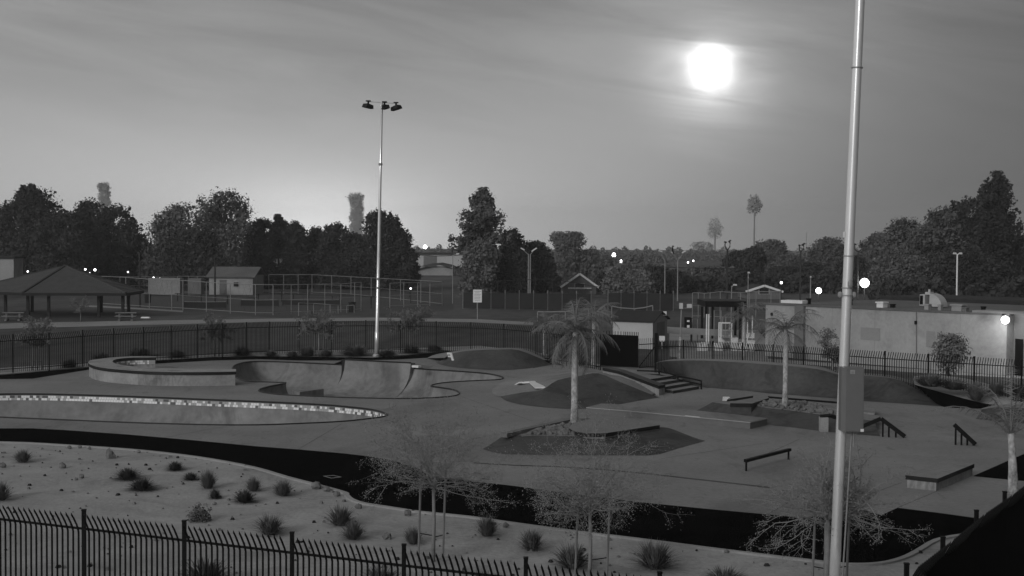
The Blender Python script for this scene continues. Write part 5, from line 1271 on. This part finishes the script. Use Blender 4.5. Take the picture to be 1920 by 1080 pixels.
roofbit('small white dome vent on the roof left of the duct', 1620, 2.0, (.5, .5, .4), 'white_paint')
roofbit('dark low vent just right of the small white roof vent', 1632, 2.5, (.25, .25, .25), 'black_metal')
roofbit('pale short vent right of the roof duct', 1714, 1.5, (.3, .3, .4), 'kerb'); roofbit('second pale vent right of the roof duct', 1738, 1.5, (.22, .22, .4), 'kerb')
roofbit('pale box unit left of the thin roof pole', 1764, 2.0, (.7, .5, .45), 'kerb'); roofbit('dark vent under the thin roof pole', 1790, 1.2, (.3, .3, .3), 'wall_dark')
roofbit('small dark vent toward the right end of the roof', 1819, 1.5, (.2, .2, .4), 'black_metal'); roofbit('dark vent at the pilaster end of the roof', 1491, 1.5, (.2, .2, .45), 'black_metal')
roofbit('dark stub vent left of the near pole', 1536, 3.5, (.2, .2, .4), 'black_metal')
g = MB(); p, q = roof_pt(1454, 1.0) + Vector((0, 0, .18)), roof_pt(1491, 1.2) + Vector((0, 0, .18)); g.beam(p, q, 1.0, .2); o = g.obj('roof_panel', 'white_paint'); tag(o, 'white edged roof panel at the left end of the long roof', 'roof panel')
# wall lamp
WL = thing('wall_lamp', 'lit lamp shining at the right corner of the long building', 'lamp')
wp = PD(1885, 600, P2.y - .5); g = MB(); g.ball(wp, .24, 14); g.obj('bulb', 'lit_lamp', WL, smooth=True)
g = MB(); g.beam(wp + Vector((0, 0, .25)), wp + Vector((0, .5, .3)), .08, .08); g.obj('arm', 'black_metal', WL)
ld = bpy.data.lights.new('wall_lamp_light', 'POINT'); ld.energy = 150; ld.shadow_soft_size = .25; lo_ = bpy.data.objects.new('wall_lamp_light', ld); COL.objects.link(lo_); lo_.location = wp + Vector((-.5, -.9, -.1)); lo_.parent = WL

# play yard canopy and equipment
YD = 118.0
cn = thing('shade_canopy', 'dark flat shade canopy on black posts left of the long building', 'canopy')
a, b = PD(1316, 569, YD), PD(1392, 569, YD); g = MB(); q = [(a.x, YD - 2), (b.x, YD - 2), (b.x, YD + 3), (a.x, YD + 3)]; g.prism(q, a.z - .2, a.z + .28); g.obj('canopy_roof', 'black_metal', cn)
for px, yb, D in ((1317.5, 622, YD - 1.5), (1337.5, 622, YD - 1.5), (1389, 622, YD - 1.5), (1325, 622, YD + 2.5), (1380, 622, YD + 2.5)):
    p = base_at(px, D); g = MB(); g.box((p.x, p.y, a.z / 2 - .1), (.2, .2, a.z - .2)); g.obj('post', 'black_metal', cn)
def frame(label, px0, px1, yt, D, m='dull_galvanised', name='pipe_frame', r_=.04, zb=0):
    a, b = base_at(px0, D), base_at(px1, D); z = PD(px0, yt, D).z; g = MB(); g.tube([a, a + Vector((0, 0, z)), b + Vector((0, 0, z)), b], r_, 6); o = g.obj(name, m); tag(o, label, 'frame', 'pipe frames in the play yard')
frame('low pale pipe frame at the left of the play yard', 1299, 1309, 598, 113); frame('tall white pipe frame beside the canopy post', 1326, 1330, 589, 110, 'white_paint', r_=.06)
frame('thin pipe frame under the canopy', 1340, 1353, 582, 116); frame('second thin frame behind the white rack', 1356, 1362, 595, 114)
frame('bright pipe frame close to the building corner', 1403, 1412, 592, 106, 'white_paint', r_=.05)
rk = thing('white_rack', 'white open rack with shelves in the play yard', 'rack')
p0, p1 = base_at(1353, 106), base_at(1373, 106); zt = PD(1360, 606, 106).z; w_ = p1.x - p0.x
for x in (p0.x, p1.x):
    for y in (106, 107): g = MB(); g.box((x, y, zt / 2), (.09, .09, zt)); g.obj('upright', 'white_paint', rk)
for k, z in enumerate((.25, .8, 1.3, zt)): g = MB(); g.box(((p0.x + p1.x) / 2, 106.5, z), (w_, 1.0, .05)); g.obj('shelf', 'kerb' if k < 3 else 'white_paint', rk)
g = MB(); g.box(((p0.x + p1.x) / 2, 106.9, .5), (w_ * .9, .05, .7)); g.obj('back_panel', 'crate_pale', rk)
cr = random.Random(4)
for lb, px, py, w_, h_ in (('bright white crate at the right of the play yard', 1409, 648, .5, .7), ('lower white crate beside the building corner', 1398, 652, .5, .5), ('leftmost small white crate right of the rack', 1390, 651, .35, .55), ('upper white crate on the right of the yard', 1408, 637, .55, .3), ('grey crate just left of the white rack', 1348, 650, .6, .5), ('small pale drum under the canopy', 1322, 650, .4, .55), ('pale drum left of the canopy drum', 1312, 652, .25, .5), ('pale stack right beside the rack', 1379, 648, .4, .9)):
    p = base_at(px, 103 if 'upper' not in lb else 105); z0_ = max(0, PD(px, py, 103).z); g = MB(); 
    g.box((0, 0, h_ / 2), (w_, .5, h_)); g.box((0, 0, h_ + .03), (w_ * 1.1, .55, .06)); g.box((0, -.26, h_ * .5), (w_ * .6, .03, h_ * .4))
    o = g.obj('crate', 'crate_pale', loc=(p.x, p.y, z0_ if 'upper' in lb else 0)); tag(o, lb, 'crate', 'pale crates in the play yard')
g = MB(); a, b = base_at(1252, 112), base_at(1352, 112); g.beam(a + Vector((0, 0, .95)), b + Vector((0, 0, .75)), .3, .5); o = g.obj('low_wall', 'wall_patch'); tag(o, 'low grey yard wall between the shed and the white rack', 'wall')
g = MB(); a, b = G(1236, 654), G(1246, 654); g.box(((a.x + b.x) / 2, a.y, .75), (.42, .05, .42)); g.tube([((a.x + b.x) / 2, a.y + .05, 0), ((a.x + b.x) / 2, a.y + .05, .6)], .03, 6); o = g.obj('notice_board', 'sign_white'); tag(o, 'small white notice seen through the fence right of the open gate', 'sign')
bd_ = thing('meter_panel', 'dark panel with two white boxes between shed and canopy', 'panel'); p = base_at(1290, 112); z = PD(1290, 610, 112).z
g = MB(); g.box((p.x, p.y, z), (.5, .06, 1.3)); g.obj('board', 'black_metal', bd_)
for py in (602, 612): g = MB(); g.box(PD(1290.5, py, 111.9), (.2, .08, .14 if py == 602 else .2)); g.obj('box', 'white_paint', bd_)
g = MB(); g.tube([(p.x + .3, p.y, 0), (p.x + .3, p.y, z + .6)], .06, 6); g.obj('post', 'black_metal', bd_)
# white-footed pole with two floodlights
fp = thing('yard_light_pole', 'thin leaning pole with white foot and two small pale floodlights', 'lamp', G(1274, 676)); bt = PD(1278, 572, G(1274, 676).y) - G(1274, 676)
g = MB(); g.tube([(0, 0, 0), bt * .1, bt * .42], [.13, .12, .09], 10); g.obj('pole_foot', 'palm_bark', fp)
g = MB(); g.tube([bt * .42, bt], [.05, .045], 8); g.obj('pole', 'dull_galvanised', fp)
for dx_ in (-.05, .5): g = MB(); g.box(bt + Vector((dx_, -.1, -.05)), (.22 if dx_ < 0 else .3, .3, .38 if dx_ < 0 else .25)); g.obj('lamp_head', 'lamp_pale', fp)
g = MB(); g.beam(bt + Vector((-.1, 0, -.2)), bt + Vector((.6, 0, -.2)), .04, .04); g.obj('crossarm', 'dull_galvanised', fp)
# sagging cables
for lb, pts, D in (('sagging pale cable barrier right of the shed roof', [(1147, 574), (1165, 577.5), (1190, 579), (1208, 577), (1224, 573)], 135), ('sagging pale cable behind the left planter palm', [(1008, 584.5), (1030, 585), (1060, 584), (1085, 581.5), (1104, 579)], 140)):
    P = [PD(x, y, D) for x, y in pts]; g = MB(); g.tube(P, .06, 5); o = g.obj('cable_barrier', 'dull_galvanised'); tag(o, lb, 'cable')
    for p in (P[0], P[2], P[-1]): g = MB(); g.tube([(p.x, p.y + .01, 0), p], .05, 6); g.obj('post', 'dull_galvanised', o)

# lamp posts in the distance
def lamp_post(label, px, yt, yb, heads, m='dull_galvanised', hm='lamp_pale', D=None, r_=.08, loop=False, arm=.6, off=0, name='lamp_post'):
    D = D or G(px, yb).y; b = base_at(px, D); t = PD(px, yt, D); H = t.z; r = thing(name, label, 'lamp post', (b.x, D, 0), group='lamp posts around the field')
    g = MB(); g.tube([(0, 0, 0), (t.x - b.x, 0, H)], [r_ * 1.2, r_ * .8], 8); g.obj('pole', m, r)
    X = t.x - b.x
    for hx, hz, w_, tl in heads:      # px offsets
        k = D / F; p = Vector((X + hx * k, 0, H + hz * k)); B_ = Euler((0, tl, 0)).to_matrix()
        g = MB()
        if loop: g.tube([(X, 0, H - .2), (X + hx * k * 1.1, 0, H + hz * k * .25), (X + hx * k * 1.2, 0, H + hz * k * .7), p], .07, 6)
        else: g.tube([(X, 0, H - .1), (X + hx * k * .5, 0, H + hz * k * .35), p], .05, 6)
        g.obj('arm', m, r); g = MB(); g.box(p, (w_ * k, .35, .16), basis=B_, taper=.8); g.obj('lamp_head', hm, r)
    return r
lamp_post('double headed lamp post with pale heads in front of the rounded trees, left one', 991, 476, 574, [(-11, 9, 9, .5)], D=168)
lamp_post('double headed lamp post with pale heads in front of the rounded trees, right one', 994.5, 476, 574, [(7, 8, 13, -.6)], D=175)
lamp_post('single headed lamp post left of the bird lamp', 1247, 488, 560, [(-9, 17, 8, .3)], D=190)
bl = lamp_post('double headed lamp post on which a bird sits', 1271, 487, 560, [(-10, 13, 7, .5), (11, 15, 9, -.5)], D=192)
lamp_post('dark looped double lamp post left of the gable house', 1364, 466, 565, [(-4, 12, 5, .3), (4, 14, 6, -.7)], m='dark_pole', hm='lamp_housing', D=165, loop=True, r_=.13)
lamp_post('dark looped lamp post right of the gable house', 1501, 470, 565, [(-2, 10, 4, .3), (5, 12, 8, -.6)], m='dark_pole', hm='lamp_housing', D=165, loop=True, r_=.12)
lamp_post('dark looped lamp post right of the near pole', 1609, 470, 568, [(-6, 12, 5, .3), (6, 12, 5, -.3)], m='dark_pole', hm='lamp_housing', D=165, loop=True)
lamp_post('thin T topped pole rising behind the long roof', 1795, 476, 575, [(-5, 1, 5, 0), (6, 1, 5, 0)], D=125, r_=.09, m='galvanised')
lamp_post('thin dark pole at the end of the court fence', 768, 474, 530, [(-3, 1, 3, 0)], D=200, m='dark_pole', hm='lamp_housing', r_=.06)
lamp_post('leaning grey pole left of the white sign', 849, 478, 585, [(9, 2, 7, -.1)], D=180, r_=.05)
lamp_post('dark pole standing left of the small house', 403, 480, 573, [(0, 1, 3, 0)], D=172, m='dark_pole', hm='lamp_housing', r_=.11)
lamp_post('dark pole at the left end of the court', 262, 475, 576, [(0, 1, 3, 0)], D=165, m='dark_pole', hm='lamp_housing', r_=.11)
lamp_post('tall thin mast left of the near pole', 1512, 436, 560, [(0, 1, 1.5, 0)], D=300, r_=.06)
lamp_post('short grey pole right of the gable house', 1520, 520, 590, [(0, 1, 2, 0)], D=150, r_=.06)
lamp_post('pale pole with hooked head beside the looped lamp', 1372, 536, 590, [(6, 2, 7, 0)], D=140, r_=.05)
lamp_post('tall thin pole before the looped lamp', 1403, 512, 590, [(1, 1, 4, 0)], D=150, r_=.05)
bird = thing('bird', 'black bird perched upright on the left head of the double lamp', 'bird'); bp = PD(1261, 470, 191.6)
g = MB(); g.ball(bp + Vector((0, 0, .18)), .2, 8, sq=(.7, .8, 1.7)); g.ball(bp + Vector((.04, 0, .58)), .13, 8); g.tube([bp + Vector((.1, 0, .6)), bp + Vector((.26, 0, .57))], [.04, .01], 5); g.tube([bp + Vector((0, 0, 0)), bp + Vector((.22, 0, -.5))], [.14, .06], 6); g.obj('bird_body', 'bird_black', bird, smooth=True)
# wires
g = MB()
for (x0_, y0_), (x1_, y1_), D in (((770, 476), (862, 478), 210), ((1150, 498), (1560, 503), 210), ((478, 474), (770, 474), 200)): 
    a, b = PD(x0_, y0_, D), PD(x1_, y1_, D); mid = (a + b) / 2 - Vector((0, 0, .25)); g.tube([a, a.lerp(mid, .5) - Vector((0, 0, .05)), mid, b.lerp(mid, .5) - Vector((0, 0, .05)), b], .045, 4)
o = g.obj('overhead_wire', 'dark_pole'); tag(o, 'dark overhead wires strung in front of the distant trees', 'wires')

# lit lamps, and balls added for glints between the trees
def lit(label, px, py, D, r_, energy=0, star=False):
    p = PD(px, py, D); r = thing('lamp_or_glint', label, 'lamp', group='distant lit lamps'); g = MB(); g.ball(p, r_, 10); g.obj('bulb', 'lit_lamp' if r_ > .3 else 'lit_far', r, smooth=True)
    g = MB(); g.tube([(p.x, p.y + .1, 0), (p.x, p.y + .1, p.z)], .07, 6); g.obj('pole', 'dark_pole', r)
    if energy:
        l = bpy.data.lights.new('lamp_light', 'POINT'); l.energy = energy; l.shadow_soft_size = r_; lo2 = bpy.data.objects.new('lamp_light', l); COL.objects.link(lo2); lo2.location = p + Vector((0, -r_ * 1.3, 0)); lo2.parent = r
lit('brightest distant floodlight right of the near pole', 1621, 530.5, 165, .55, 350)
lit('smaller bright floodlight just left of the near pole', 1535, 545, 160, .34, 80)
lit('small glowing lamp near the gable house', 1465, 530, 190, .18)
lit('glowing lamp above the pale warehouse roof', 797, 463, 440, .62)
lit('left one of two tiny lamps on the horizon near the hazy trees', 1290, 492, 420, .3); lit('right one of two tiny lamps on the horizon near the hazy trees', 1300, 489, 420, .28)
lit('glowing lamp behind the thin spreading tree', 1068, 486, 300, .35); lit('glowing lamp behind the curly palm', 1151, 478, 300, .45); lit('lower glowing lamp behind the curly palm', 1165, 490, 300, .35)
for lb, x, y, r_ in (('added ball for the bright glint between the trees left of the shelter peak', 52, 509, .14), ('added ball for the upper glint right of the shelter peak', 160, 505, .16), ('added ball for the bright glint low right of the shelter peak', 168, 512, .13), ('added ball for the tall bright glint above the shelter slope', 178, 506, .2), ('added ball for the tiny glint above the court fence', 240, 510, .13), ('added ball for the white glint left of the pale container', 288, 520, .14), ('added ball for the small glint right of the white one', 300, 522, .12)):
    lit(lb, x, y, 215, r_)  # glowing balls on poles, added for bright sky glimpsed through foliage
lit('tiny lamp low behind the court fence', 770, 541, 180, .12)

# moon, beyond the air
mp = Vector((0, 0, CAMZ)) + md * 9000
g = MB(); g.ball((0, 0, 0), 9000 * 16 / F, 24); o = g.obj('moon', 'moon_white', loc=mp, smooth=True); tag(o, kind='structure')

# haze
hz = MB(); hz.box((0, (Y0 + Y1) / 2, (-6 + 46) / 2), (XW * 2 + 20, Y1 - Y0 + 20, 52))
me = hz.mesh('haze', []); ho = bpy.data.objects.new('haze', me); COL.objects.link(ho); ho['kind'] = 'stuff'; ho['label'] = 'thin night haze'
hm_ = bpy.data.materials.new('haze_air'); hm_.use_nodes = True; N = hm_.node_tree.nodes; N.clear(); out = N.new('ShaderNodeOutputMaterial'); pv = N.new('ShaderNodeVolumePrincipled')
pv.inputs['Color'].default_value = (1, 1, 1, 1); pv.inputs['Density'].default_value = .00030; pv.inputs['Anisotropy'].default_value = .2
hm_.node_tree.links.new(pv.outputs[0], out.inputs['Volume']); me.materials.append(hm_)
